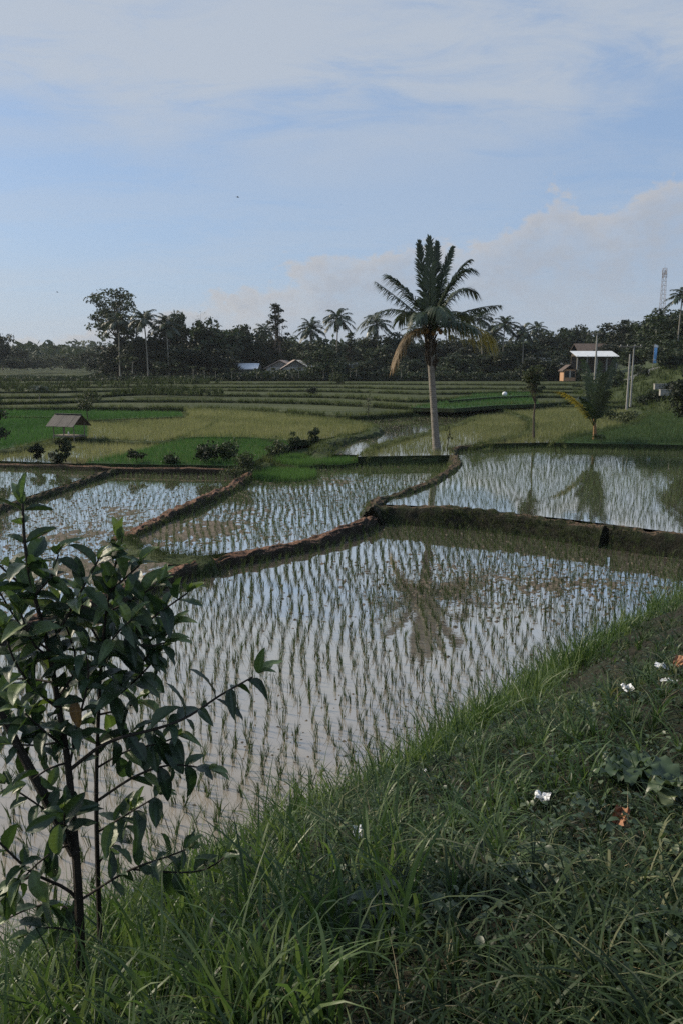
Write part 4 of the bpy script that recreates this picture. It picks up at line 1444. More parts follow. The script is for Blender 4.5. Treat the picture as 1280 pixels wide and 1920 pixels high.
shrub('low dark rounded shrub on the bund below the hut', 70, 862, .6, .75, .36, 1)
shrub('tall narrow dark shrub standing before the hut', 124, 866, .6, 1.5, .30, 2, .13, 16)
shrub('spreading low foot shrub beneath the narrow dark shrub', 112, 867, .6, .5, .42, 3)
shrub('wispy small shrub between the hut and the bushes', 258, 870, .62, .65, .42, 4, .12, 9, 30)
shrub('broad dark bush on the bund before the bright green field', 385, 870, .62, .95, .62, 5, .15, 18)
shrub('dark bush beside the broad one at the green field corner', 425, 868, .62, 1.0, .58, 6, .15, 18)
shrub('low dark bush left of the broad bushes on the bund', 325, 872, .62, .45, .5, 7)
shrub('leafy shrub above the long seed bed', 520, 852, .62, .75, .55, 8, .14, 14, 40, 'crown_pale')
shrub('upright shrub with dark top beside the seed bed', 556, 846, .66, 1.0, .35, 9, .13, 13)
shrub('tallest dark shrub at the corner of the muddy paddy', 592, 838, .7, 1.05, .36, 10, .13, 16)
shrub('rounded green bush where the pond bunds meet', 458, 884, .5, .75, .52, 11, .11, 14, 60, 'crown_pale')
shrub('low green bush trailing along the pond bund', 442, 896, .45, .45, .5, 12, .1, 10, 50, 'crown_pale')
shrub('dark clump of weeds at the young palm foot', 1122, 828, .68, .4, .4, 13, .12, 8, 40)
shrub('thin sapling beside the tall palm', 838, 846, .66, 1.6, .22, 14, .09, 9, 10)
shrub('pale bush on the field edge beyond the young palm', 1172, 794, .85, .95, .8, 15, .17, 14, 40, 'crown_pale')
shrub('dark bush on the terrace behind the young palm', 1140, 786, .95, .9, 1.0, 16, .18, 14, 40)
shrub('small dark bush on the terrace steps', 584, 740, 1.7, 1.0, .7, 17, .22, 10, 40)
shrub('thin small tree on the terrace edge behind the muddy paddy', 690, 782, .95, 2.0, .55, 18, .12, 9, 18)
shrub('round topped small tree on the upper terrace', 632, 726, 2.2, 2.0, 1.4, 19, .25, 12, 50, 'crown_pale')

GB = 'bushes on the roadside slope'
bt0 = None
rb = random.Random(4)
for k in range(26):
    y = rb.uniform(78, 118)
    px = rb.uniform(1075, 1310)
    x = (px - 640) / FPX * y
    if x < float(hill_line(np.array(y))) + .5:
        continue
    z = float(ground_z(np.array([x]), np.array([y]))[0])
    s = rb.uniform(.6, 1.5)
    if bt0 is None:
        tr, cr = make_tree(2, 0, 1.0, 1.1, .8, 16, 60, .26, 201, trunk_r=.05, lobe_k=.5)
        bt0 = thing('slope_bush', 'rounded green bush on the grassy roadside slope', 'bush', (x, y, z), GB)
        obj('stem', tr, M['bark_dark'], bt0)
        obj('foliage', cr, M['crown'], bt0)
        bt0.scale = (s, s, s)
    else:
        dup(bt0, (x, y, z), k * 1.1, (s, s, s * rb.uniform(.7, 1.1)))
# trees standing among the houses at the foot of the grove
for px, pt, w_, y in ((604, 650, 60, 160), (690, 672, 50, 160), (425, 670, 50, 163), (640, 672, 36, 165), (1035, 668, 40, 158), (1000, 664, 50, 160), (760, 668, 60, 163), (850, 664, 60, 165)):
    far_tree('grove_tree', 'low dark tree standing in front of the grove houses', px, pt, 709, w_, y, 'low', group='low trees before the grove houses')


# ------------------------------------------------------------------ hut, houses, poles, tower
hb = at_z(131, 824, .74)
hut = thing('field_hut', 'small open field hut with pitched grey roof beside the paddies', 'hut', hb, None, -.42)
HX, HY, EV, RG = .86, .52, .92, 1.52
for x in (-HX + .08, 0.0, HX - .08):
    for y in (-HY + .06, HY - .06):
        if x == 0 and y > 0:
            continue
        obj('post', MB().tube([(x, y, -.15), (x + random.uniform(-.02, .02), y, .5), (x, y, EV + .06)], [.036, .034, .032], 6), M['wood'], hut)
deck = obj('platform_frame', MB().box((0, -HY + .06, .22), (2 * HX - .1, .05, .06)).box((0, HY - .06, .22), (2 * HX - .1, .05, .06)).box((-HX + .08, 0, .22), (.05, .9, .06)).box((HX - .08, 0, .22), (.05, .9, .06)), M['wood'], hut)
for k in range(9):
    obj('plank', MB().box((-HX + .12 + k * .185, 0, .265), (.165, 2 * HY - .06, .022)), M['wood'], hut)
for s in (-1, 1):
    for k in range(5):
        x0 = -HX - .18 + k * .417
        x1 = x0 + .425
        m = MB()
        off = .012 * (k % 2)
        e, r_ = (s * (HY + .30), EV - .10 + off), (s * -.02, RG + off)
        n = 9
        V, F_ = [], []
        for i in range(n):
            x = x0 + (x1 - x0) * i / (n - 1)
            dz = .012 * (i % 2)
            for yy, zz in (e, r_):
                V.append((x, yy, zz + dz))
            for yy, zz in (e, r_):
                V.append((x, yy, zz + dz - .015))
        for i in range(n - 1):
            a, b = i * 4, (i + 1) * 4
            F_ += [(a, b, b + 1, a + 1), (a + 2, a + 3, b + 3, b + 2), (a, a + 2, b + 2, b)]
        obj('roof_sheet', m.add(V, F_), M['roof_sheet'], hut)
for k in (-1, 1):
    obj('rafter', MB().tube([(k * (HX - .08), -HY - .2, EV - .08), (k * (HX - .08), 0, RG - .05)], .022, 5).tube([(k * (HX - .08), HY + .2, EV - .08), (k * (HX - .08), 0, RG - .05)], .022, 5), M['wood'], hut)
obj('ridge_cap', MB().box((0, 0, RG + .03), (2 * HX + .3, .14, .02)), M['roof_sheet'], hut)
o = obj('bottle', MB().tube([(0, 0, 0), (0, 0, .14), (0, 0, .19), (0, 0, .22)], [.045, .045, .02, .018], 8), M['white'], None, (hb[0] - .05, hb[1] + .05, hb[2] + .277))
tag(o, 'small white bottle standing on the hut platform', 'bottle')


def house(label, px, py, y, wd, dp, ht, rise, rz, wall, roof, name='house', gable=True, nwin=2, over=.5, cat='house'):
    b = at_y(px, py, y)
    t = thing(name, label, cat, tuple(b), None, rz)
    hx, hy = wd / 2, dp / 2
    m = MB().box((0, 0, ht / 2 - .3), (wd, dp, ht + .6))
    m.add([(-hx, -hy, ht), (-hx, hy, ht), (-hx, 0, ht + rise * .93)], [(0, 1, 2), (2, 1, 0)])
    m.add([(hx, -hy, ht), (hx, hy, ht), (hx, 0, ht + rise * .93)], [(0, 1, 2), (2, 1, 0)])
    obj('wall', m, M[wall], t)
    for s in (-1, 1):
        q = rise / hy
        e = hy + over
        V = [(-hx - over, s * e, ht - over * q), (hx + over, s * e, ht - over * q), (hx + over, 0, ht + rise), (-hx - over, 0, ht + rise)]
        V += [(a, b_, c - .12) for a, b_, c in V]
        obj('roof_slope', MB().add(V, [(0, 1, 2, 3), (7, 6, 5, 4), (0, 4, 5, 1), (1, 5, 6, 2), (2, 6, 7, 3), (3, 7, 4, 0)]), M[roof], t)
    for k in range(nwin):
        x = -hx + wd * (k + .5) / nwin
        w_ = obj('window', MB().box((x, -hy - .02, ht * .55), (min(1.2, wd / nwin * .5), .06, 1.1)), M['dark'], t)
        obj('frame', MB().box((x, -hy - .06, ht * .55 + .6), (min(1.35, wd / nwin * .56), .05, .08)).box((x, -hy - .06, ht * .55 - .6), (min(1.35, wd / nwin * .56), .05, .08)), M['wood'], w_)
    return t


house('long low house with pale roof edge in the dark grove', 452, 705, 168, 7, 6, 1.6, 1.0, 0, 'plaster', 'tin', over=.4, nwin=3)
house('house with pinkish tiled roof among the grove trees', 532, 704, 171, 5.0, 6, 1.7, 1.5, math.pi / 2 - .2, 'plaster', 'roof_pink')
house('second pinkish roofed house nearer the leafy tree', 552, 704, 168, 5, 5, 1.7, 1.5, math.pi / 2 + .15, 'plaster', 'roof_pink')
house('small house with light grey roof half hidden by the round tree', 580, 704, 171, 5, 5, 1.8, 1.4, .1, 'plaster', 'tin')
house('low house with thin pale roof behind banana plants', 655, 703, 172, 8, 5, 1.6, .9, 0, 'plaster', 'concrete')
house('grey roofed house peeping out right of the leaning palm', 1018, 696, 172, 5, 5, 1.6, 1.3, .2, 'plaster', 'concrete')
house('dark tile roofed house behind the long metal roofed building', 1110, 684, 176, 7.5, 7, 2.7, 1.8, 0, 'bark', 'tile')
lb = at_y(1112, 694, 160)
ln = thing('long_building', 'long open building under a pale metal roof by the road', 'building', tuple(lb))
obj('wall', MB().box((0, 2.0, 1.1), (8.0, .2, 3.2)), M['tile'], ln)
for x in (-3.8, -1.9, 0, 1.9, 3.8):
    obj('column', MB().box((x, -1.8, 1.1), (.22, .22, 3.4)), M['concrete'], ln)
for k in range(4):
    x0 = -4.2 + k * 2.1
    obj('roof_sheet', MB().add([(x0, -2.4, 2.62), (x0 + 2.06, -2.4, 2.62), (x0 + 2.06, 2.4, 3.75), (x0, 2.4, 3.75), (x0, -2.4, 2.56), (x0 + 2.06, -2.4, 2.56), (x0 + 2.06, 2.4, 3.69), (x0, 2.4, 3.69)],
                               [(0, 1, 2, 3), (7, 6, 5, 4), (0, 4, 5, 1), (1, 5, 6, 2), (2, 6, 7, 3), (3, 7, 4, 0)]), M['tin'], ln)
obj('beam', MB().box((0, -1.8, 2.55), (8.2, .18, .2)), M['wood'], ln)
hs = house('little orange gabled house with two dark openings', 1063, 708, 150, 2.6, 2.2, 1.5, .85, math.pi / 2, 'plaster_orange', 'tile', over=.3, nwin=0)
for y in (-.6, .5):
    o = obj('doorway', MB().box((-1.31, y, .62), (.06, .8, 1.15)), M['dark'], hs)
obj('pillar', MB().box((-1.33, -.05, .6), (.08, .22, 1.3)), M['plaster'], hs)


def pole(label, px, ptop, pbse, y, r=.13, arms=True, mat='concrete'):
    b = at_y(px, pbse, y)
    h = at_y(px, ptop, y)[2] - b[2]
    t = thing('utility_pole', label, 'utility pole', tuple(b))
    obj('shaft', MB().tube([(0, 0, -.4), (0, 0, h)], [r, r * .65], 8), M[mat], t)
    if arms:
        a = obj('crossarm', MB().box((-.35, 0, h - .1), (2.4, .12, .14)), M['wood'], t)
        for x in (-1.4, -.7, .1, .7):
            obj('insulator', MB().tube([(x, 0, h - .03), (x, 0, h + .12)], [.05, .03], 6), M['plaster'], a)
    return t


pole('tall utility pole with crossarm before the metal roofed building', 1114, 625, 712, 125, .17)
pole('pale concrete pole on the hillside, stouter of a pair', 1174, 664, 764, 82, .13, False)
pole('slimmer concrete pole standing close behind the stout one', 1181, 648, 756, 86, .11, True)
# blue roadside banner
bb = at_y(1226, 686, 105)
bn = thing('banner_flag', 'upright blue roadside banner with white flag on top', 'banner', tuple(bb))
obj('pole', MB().tube([(-.2, .04, -.3), (-.2, .04, 2.7)], .02, 6), M['steel'], bn)
m = MB()
V, F_ = [], []
for i in range(9):
    z = .35 + 1.95 * i / 8
    V += [(-.18, .03 * math.sin(i * .8), z), (.02, .04 * math.sin(i * .8 + 1), z), (.2, .05 * math.sin(i * .7), z)]
for i in range(8):
    F_ += [(i * 3, i * 3 + 1, i * 3 + 4, i * 3 + 3), (i * 3 + 1, i * 3 + 2, i * 3 + 5, i * 3 + 4)]
obj('cloth', m.add(V, F_), M['banner'], bn)
obj('pennant', MB().add([(-.18, 0, 2.35), (.32, .05, 2.32), (.36, .02, 2.55), (.0, .03, 2.72), (-.18, 0, 2.7)], [(0, 1, 2, 3, 4)]), M['white'], bn)
obj('stripe', MB().box((.0, -.06, .75), (.3, .012, .12)), M['white'], bn)
# low retaining walls on the slope
for k, (px, py, y, wd_) in enumerate(((1240, 722, 90, 1.7), (1262, 726, 87, .8), (1246, 733, 84, 1.1))):
    b = at_y(px, py, y)
    o = obj('retaining_wall', MB().box((0, 0, -.2), (wd_, .4, .55)).box((0, .02, .115), (wd_ + .06, .46, .08)), M['concrete'], None, tuple(b))
    tag(o, ['upper pale concrete retaining wall on the grassy slope', 'short concrete wall end beside the upper retaining wall', 'lower pale concrete retaining wall on the slope'][k], 'wall')
# road on the hillside
rp = [at_y(px, py, y) for px, py, y in ((1290, 672, 120), (1240, 684, 112), (1205, 688, 108), (1185, 694, 104), (1150, 700, 112))]
R_ = resample(chaikin(rp), 1.5)
R_[:, 2] = ground_z(R_[:, 0], R_[:, 1]) + .10
T = np.gradient(R_[:, :2], axis=0)
T /= np.linalg.norm(T, axis=1)[:, None]
S = np.stack([T[:, 1], -T[:, 0]], 1)
V = np.vstack([np.c_[R_[:, :2] - S * 1.6, R_[:, 2]], np.c_[R_[:, :2] + S * 1.6, R_[:, 2]]])
n = len(R_)
a = np.arange(n - 1)
tag(obj('road', np_mesh('road', V, np.stack([a, a + 1, a + 1 + n, a + n], 1)), M['road']), kind='structure')
# lattice tower far away
TY = 420
tb = at_y(1235.5, 650, TY)
tt_ = at_y(1235.5, 498, TY)
TH = tt_[2] - tb[2]
tw = thing('radio_tower', 'distant lattice radio mast rising above the hillside trees', 'tower', tuple(tb))


def half(z):
    return .78 + .9 * (1 - z / TH) ** 1.5


for sx in (-1, 1):
    for sy in (-1, 1):
        obj('leg', MB().tube([(sx * half(z), sy * half(z), z) for z in np.linspace(0, TH * .97, 12)], .10, 4), M['steel'], tw)
nz = 18
for i in range(nz):
    z0, z1 = TH * .97 * i / nz, TH * .97 * (i + 1) / nz
    a, b = half(z0), half(z1)
    m = MB()
    for sx, sy, ex, ey in ((-1, -1, 1, -1), (1, -1, 1, 1), (1, 1, -1, 1), (-1, 1, -1, -1)):
        m.tube([(sx * a, sy * a, z0), (ex * b, ey * b, z1)], .055, 4)
        m.tube([(sx * b, sy * b, z1), (ex * b, ey * b, z1)], .05, 4)
    obj('lattice_bay', m, M['steel'], tw)
for k in range(6):
    an = k * 1.047
    obj('antenna', MB().box((1.15 * math.cos(an), 1.15 * math.sin(an), TH * (.92 if k % 2 else .88)), (.3, .3, 2.3), an), M['steel'], tw)
obj('lightning_rod', MB().tube([(0, 0, TH * .95), (0, 0, TH * 1.02)], .05, 4), M['steel'], tw)
# sack on the terrace
b = at_z(945, 742, 1.98)
sk = ball(.32, 1.3)
sk.name = 'sack'
o = obj('sack', sk, M['white'], None, (b[0], b[1], b[2] + .2))
o.scale = (.9, .7, .6)
tag(o, 'white sack standing on the terrace edge beyond the green rice', 'sack')
# birds
for px, py, y, lab in ((446, 370, 90, 'tiny dark bird flying high in the open sky'), (108, 548, 120, 'tiny dark bird gliding low near the spreading tree')):
    b = at_y(px, py, y)
    t = thing('bird', lab, 'bird', tuple(b), None, .6)
    obj('body', MB().tube([(-.12, 0, 0), (-.05, 0, .01), (.05, 0, .01), (.13, 0, 0), (.2, 0, -.01)], [.01, .035, .04, .02, .012], 6), M['dark'], t)
    for s in (-1, 1):
        obj('wing', MB().add([(.05, s * .03, .02), (-.05, s * .03, .02), (-.1, s * .16, .09), (0, s * .17, .10), (-.12, s * .32, .06)], [(0, 1, 2, 3), (3, 2, 4)]), M['dark'], t)


# ------------------------------------------------------------------ the guava sapling in the foreground
def guava_leaf(curl, fold, wid, seed, bite=None):
    """leaf of unit length along +Y, base at origin, upper face +Z, 5x9 grid"""
    rg = np.random.default_rng(seed)
    V, A = [], []
    nu, nv = 7, 15
    for j in range(nv):
        t = j / (nv - 1)
        hw = wid * .5 * (math.sin(math.pi * t ** .92) ** .72 if 0 < t < 1 else 0.0) + (.006 if t < 1 else 0)
        for i in range(nu):
            s = -1 + 2 * i / (nu - 1)
            x = s * hw
            if bite and abs(j - bite[0]) < 2.1 and s * bite[1] > .2:
                x *= .45 + .25 * abs(j - bite[0])
            z = -curl * t * t + fold * abs(s) * hw * 2 - .10 * fold * (abs(s) ** 2) * hw
            z += .012 * math.sin(j * 2.1 + (0 if s < 0 else 1)) * abs(s) + .02 * math.sin(t * 7 + seed) * s
            V.append((x, t - curl * .18 * t * t, z))
            A.append(1.0 if i == nu // 2 else (.55 if j % 2 == 0 else 0.0) * (1 - .4 * abs(s)))
    F_ = [(j * nu + i, j * nu + i + 1, (j + 1) * nu + i + 1, (j + 1) * nu + i) for j in range(nv - 1) for i in range(nu - 1)]
    me = bpy.data.meshes.new('leaf')
    me.from_pydata(V, [], F_)
    a = me.attributes.new('vein', 'FLOAT', 'POINT')
    a.data.foreach_set('value', np.asarray(A, np.float32))
    me.polygons.foreach_set('use_smooth', np.ones(len(F_), bool))
    me.update()
    return me


from mathutils import Matrix, Vector
LEAVES = {}
for mk in ('leaf', 'leaf_young', 'leaf_brown'):
    L_ = []
    for k in range(9):
        me = guava_leaf([.1, .25, .45, .0, .65, .3, .5, .2, .8][k], [.25, .45, .15, .6, .3, .2, .5, .35, .4][k], [.38, .44, .40, .34, .42, .46, .36, .43, .40][k], k, [None, None, (9, 1), None, None, (5, -1), None, (11, -1), None][k])
        me.materials.append(M[mk])
        L_.append(me)
    LEAVES[mk] = L_
GY = 3.55
gb0 = at_y(150, 1800, GY)
gb = np.array([gb0[0], gb0[1], float(bank_z(np.array([gb0[0]]), np.array([gb0[1]]))[0])])
guava = thing('guava_sapling', 'leafy guava sapling with large ribbed leaves on the grassy bank', 'sapling', tuple(gb))
NLEAF = [0]
SPEC = []


def gl(px, py, d=0.0):
    return at_y(px, py, GY + d) - gb


def put_leaf(p, d, up, L, kind='leaf', k=None):
    d = Vector(d).normalized()
    up = Vector(up)
    x = d.cross(up)
    if x.length < 1e-4:
        x = Vector((1, 0, 0))
    x.normalize()
    z = x.cross(d)
    R3 = Matrix((x, d, z)).transposed().to_4x4()
    SPEC.append((L, kind, random.randrange(9) if k is None else k, Matrix.Translation(Vector(p)) @ R3 @ Matrix.Diagonal((L, L, L, 1))))
    NLEAF[0] += 1


def branch(pts, r0, r1, leaf_from=.35, gap=.075, L=.16, tip=True, name='branch', twist=0.0):
    P = resample(chaikin([gl(*p) for p in pts]), .03)
    n = len(P)
    obj(name, MB().tube(P[::2] if n > 6 else P, np.linspace(r0, r1, len(P[::2] if n > 6 else P)), 7), M['bark_dark'], guava)
    if leaf_from >= 1:
        return P
    tot = n * .03
    s = leaf_from * tot
    pair = random.randrange(2)
    while s < tot - .02:
        i = min(n - 2, int(s / .03))
        T = P[i + 1] - P[i]
        T = T / np.linalg.norm(T)
        a = np.array([0.2, -1, .3]) if pair % 2 else np.array([1.0, -.1, .25])
        q = np.cross(T, a)
        q /= np.linalg.norm(q)
        for sg in (-1, 1):
            if random.random() < .08:
                continue
            d = q * sg * .9 + T * random.uniform(.1, .9) + np.array([random.gauss(0, .2), random.gauss(0, .2), random.uniform(-.6, .5)])
            frac = s / tot
            LL = L * random.uniform(.6, 1.25) * (1.0 - .25 * max(0, frac - .8) / .2)
            up = np.array([random.gauss(0, .45), random.uniform(-.8, .3), 1.0])
            put_leaf(P[i] + q * sg * r1, d, up, LL, 'leaf' if random.random() < .87 else 'leaf_young')
        pair += 1
        s += gap * random.uniform(.8, 1.25)
    if tip:
        T = P[-1] - P[-4]
        T = T / np.linalg.norm(T)
        for k in range(3):
            d = T + np.array([random.uniform(-.7, .7), random.uniform(-.5, .3), random.uniform(.0, .7)])
            put_leaf(P[-1], d, (random.uniform(-.3, .3), -.3, 1), L * random.uniform(.45, .85), 'leaf_young')
    return P


random.seed(21)
branch([(152, 1830, 0), (150, 1700, 0), (140, 1560, 0), (128, 1420, .02), (108, 1310, .04), (92, 1210, .05), (62, 1110, .02), (46, 1020, 0), (43, 945, 0)], .026, .006, .50, .085, .175, name='trunk')
branch([(190, 1800, .2), (184, 1640, .2), (180, 1480, .18), (186, 1320, .15), (192, 1210, .1), (206, 1100, .08), (228, 1015, .05)], .015, .005, .50, .075, .165)
branch([(190, 1250, .12), (240, 1195, .1), (300, 1148, .05), (352, 1112, .0)], .008, .004, .25, .065, .15)
branch([(130, 1445, .02), (200, 1388, -.02), (300, 1366, -.08), (355, 1345, -.1), (410, 1305, -.12), (452, 1282, -.15), (485, 1263, -.15)], .010, .004, .28, .085, .155)
branch([(186, 1500, .18), (250, 1455, .12), (320, 1430, .05), (392, 1442, 0)], .008, .004, .35, .08, .15)
branch([(-60, 1230, .15), (0, 1330, .12), (48, 1425, .08), (92, 1505, .04), (142, 1600, 0)][::-1], .030, .014, .55, .12, .16, tip=False)
branch([(148, 1690, 0), (128, 1665, 0), (62, 1640, -.05), (20, 1600, -.1), (-10, 1570, -.12)], .009, .005, .3, .09, .16)
branch([(138, 1600, 0), (120, 1545, -.15), (122, 1520, -.25)], .007, .004, .5, .05, .16)
branch([(112, 1330, .04), (60, 1290, -.05), (20, 1230, -.1), (12, 1180, -.12)], .008, .004, .2, .06, .165)
branch([(92, 1215, .05), (130, 1150, -.02), (160, 1095, -.05), (185, 1050, -.06)], .008, .004, .2, .06, .165)
branch([(70, 1120, .03), (20, 1080, .05), (-20, 1040, .05)], .007, .004, .2, .06, .17)
branch([(186, 1330, .15), (240, 1290, .1), (280, 1250, .05), (300, 1225, .03)], .007, .004, .15, .06, .15)
branch([(190, 1240, .1), (215, 1190, .0), (250, 1160, -.05)], .006, .004, .1, .05, .14)
branch([(120, 1400, .02), (70, 1360, -.1), (40, 1330, -.15)], .007, .004, .1, .055, .16)
branch([(130, 1440, .02), (150, 1340, -.05), (170, 1270, -.08), (160, 1215, -.1)], .007, .004, .2, .06, .155)
branch([(148, 1690, 0), (240, 1630, .05), (320, 1605, .05), (355, 1590, .0)], .007, .004, .3, .08, .14)
branch([(150, 1750, 0), (90, 1735, -.1), (55, 1750, -.12)], .007, .004, .2, .06, .15)
branch([(184, 1620, .2), (230, 1560, .2), (245, 1520, .2)], .006, .004, .2, .06, .14)
branch([(140, 1560, .0), (60, 1500, -.05), (10, 1470, -.08)], .006, .004, .2, .07, .15)
branch([(250, 1630, .05), (380, 1640, .1), (430, 1600, .1)], .006, .004, .3, .07, .14)
for pts in ([(95, 1220, .05), (50, 1190, .1), (10, 1130, .1), (-10, 1090, .1)], [(108, 1310, .04), (150, 1250, .1), (130, 1190, .12), (110, 1130, .12)],
            [(192, 1210, .1), (160, 1160, .15), (150, 1110, .15)], [(186, 1340, .15), (230, 1330, .2), (270, 1310, .2)], [(120, 1390, .02), (60, 1400, .1), (0, 1390, .1)],
            [(206, 1110, .08), (240, 1080, .0), (262, 1060, -.03)], [(62, 1120, .02), (100, 1080, -.05), (110, 1040, -.08)], [(240, 1195, .1), (270, 1215, 0), (310, 1205, -.03)],
            [(100, 1280, .05), (50, 1270, .12), (-20, 1280, .12)]):
    branch(pts, .006, .004, .15, .055, .165)
for pts in ([(140, 1580, 0), (90, 1600, -.1), (40, 1650, -.15)], [(150, 1720, 0), (110, 1690, .1), (60, 1700, .1), (20, 1720, .1)], [(60, 1640, -.05), (30, 1660, -.1), (0, 1690, -.12)],
            [(182, 1440, .18), (240, 1405, .12), (300, 1395, .08), (335, 1380, .05)], [(187, 1330, .15), (250, 1260, .1), (300, 1205, .05), (325, 1175, .03)], [(200, 1150, .1), (255, 1120, .05), (300, 1095, .02)],
            [(184, 1560, .2), (250, 1520, .15), (300, 1490, .1)], [(128, 1430, .02), (90, 1440, -.1), (50, 1470, -.15)], [(92, 1230, .05), (60, 1210, -.08), (40, 1150, -.12)]):
    branch(pts, .006, .004, .3, .07, .16)
put_leaf(gl(140, 1310, -.1), (.15, -.2, -1), (0, -1, .2), .14, 'leaf_brown')
put_leaf(gl(112, 1545, -.3), (-.1, -.3, -1), (0, -1, .3), .15, 'leaf_young', 1)
put_leaf(gl(125, 1530, -.3), (.6, -.2, .8), (0, -1, .3), .16, 'leaf', 0)
put_leaf(gl(105, 1530, -.3), (-.9, -.2, -.4), (0, -1, .5), .15, 'leaf', 0)
# the 300 largest leaves are parts of their own, the small rest is one part
SPEC.sort(key=lambda q: -q[0])
for L, kind, k, mx in SPEC[:300]:
    o = bpy.data.objects.new('leaf', LEAVES[kind][k])
    COL.objects.link(o)
    o.parent = guava
    o.matrix_local = mx
Vs, Fs, As, Ms, nn = [], [], [], [], 0
for L, kind, k, mx in SPEC[300:]:
    me = LEAVES[kind][k]
    c_ = np.empty(len(me.vertices) * 3)
    me.vertices.foreach_get('co', c_)
    mm = np.array(mx)
    Vs.append(c_.reshape(-1, 3) @ mm[:3, :3].T + mm[:3, 3])
    f_ = np.empty(len(me.loops), np.int32)
    me.loops.foreach_get('vertex_index', f_)
    Fs.append(f_.reshape(-1, 4) + nn)
    v_ = np.empty(len(me.vertices), np.float32)
    me.attributes['vein'].data.foreach_get('value', v_)
    As.append(v_)
    Ms += [1 if kind == 'leaf_young' else 0] * len(me.polygons)
    nn += len(me.vertices)
if Vs:
    me = np_mesh('small_leaves', np.vstack(Vs), np.vstack(Fs), None, True)
    a_ = me.attributes.new('vein', 'FLOAT', 'POINT')
    a_.data.foreach_set('value', np.concatenate(As))
    me.materials.append(M['leaf'])
    me.materials.append(M['leaf_young'])
    me.polygons.foreach_set('material_index', np.array(Ms, np.int32))
    tag(obj('small_leaves', me, None, guava), kind='stuff')

# ------------------------------------------------------------------ grass and weeds on the bank
rg = np.random.default_rng(77)


def bank_points(n, px0=-80, px1=1360, d0=.0, d1=7.5, y1=26, bias=1.0):
    """points on the bank spread evenly over what the picture shows of it, at random depths"""
    out = []
    while sum(map(len, out)) < n:
        y = 1.15 * (y1 / 1.15) ** (rg.uniform(0, 1, n) ** bias)
        x = rg.uniform(-.62, .62, n) * y
        d = bank_d(x, y)
        k = (d > d0) & (d < d1)
        out.append(np.stack([x, y, bank_z(x, y)], 1)[k])
    return np.vstack(out)[:n]


def grass(P, h, wd, lean, nseg, droop, shade=0.0, clump=0, spread=.03):
    n = len(P)
    if clump:
        P = np.repeat(P, clump, 0)
        P = P + np.c_[rg.normal(0, spread, (n * clump, 2)), np.zeros(n * clump)]
        P[:, 2] = bank_z(P[:, 0], P[:, 1])
        h = np.repeat(np.broadcast_to(h, (n,)), clump)
    N = len(P)
    P = P.copy()
    P[:, 2] -= .01
    V, Fq, ix = blades(P, np.broadcast_to(h, (N,)) * rg.uniform(.5, 1.15, N), wd * rg.uniform(.6, 1.3, N), rg.uniform(0, 6.283, N), lean * rg.uniform(.15, 1.3, N), nseg, droop * rg.uniform(.2, 1.2, N), rng=rg)
    r = np.clip(.25 + .5 * fbm(P[:, 0] * 1.7, P[:, 1] * 1.7, 71, 3) + rg.normal(0, .24, N) + shade, 0, 1)
    return V, Fq, r[ix]


def dof(P):
    return bank_d(P[:, 0], P[:, 1])


def tuft(P, nb, h, wd, lean, droop, shade=0.0, nseg=4, patch=.45):
    """tufts whose blades fan outwards from a centre"""
    n = len(P)
    tone = rg.uniform(0, 1, n) * .45 + .55 * fbm(P[:, 0] * 1.3, P[:, 1] * 1.3, 73, 3)
    hh = np.broadcast_to(h, (n,)) * rg.uniform(.6, 1.35, n)
    C = np.repeat(P, nb, 0)
    N = len(C)
    an = rg.uniform(0, 6.283, N)
    C[:, :2] += np.stack([np.cos(an), np.sin(an)], 1) * (rg.uniform(0, .03, N))[:, None]
    C[:, 2] -= .012
    an = an + rg.normal(0, .35, N)
    V, Fq, ix = blades(C, np.repeat(hh, nb) * rg.uniform(.5, 1.15, N), wd * rg.uniform(.55, 1.35, N), an, lean * rg.uniform(.2, 1.25, N), nseg, droop * rg.uniform(.3, 1.2, N), turn=an + 1.571 + rg.normal(0, .5, N), rng=rg)
    r = np.clip(np.repeat(tone, nb) + rg.normal(0, .17, N) + shade, 0, 1)
    return V, Fq, r[ix]


def clumpy(P, s, lo, hi, seed):
    return P[rg.uniform(0, 1, len(P)) < sstep(fbm(P[:, 0] * s, P[:, 1] * s, seed, 3), lo, hi)]


G = []
# short matted grass all over, then tufts of many sizes in drifts
P = bank_points(26000)
G.append(grass(P, .07 + .05 * fbm(P[:, 0], P[:, 1], 3, 2), .0095, 1.2, 3, .5, -.2))
P = clumpy(bank_points(4200), 1.2, .25, .65, 5)
G.append(tuft(P, 13, .13, .0105, 1.15, .65, -.02))
P = clumpy(bank_points(2300), .8, .35, .65, 15)
G.append(tuft(P, 13, .21, .0125, 1.1, .7, .06))
P = clumpy(bank_points(650), .7, .4, .65, 25)
G.append(tuft(P, 10, .32, .012, 1.2, .8, .1, 5))
V, Fq, r = join(G)
tag(obj('bank_grass', np_mesh('bank_grass', V, Fq, r), M['grass']), 'short matted dark green grass covering the bank', 'grass', kind='stuff')
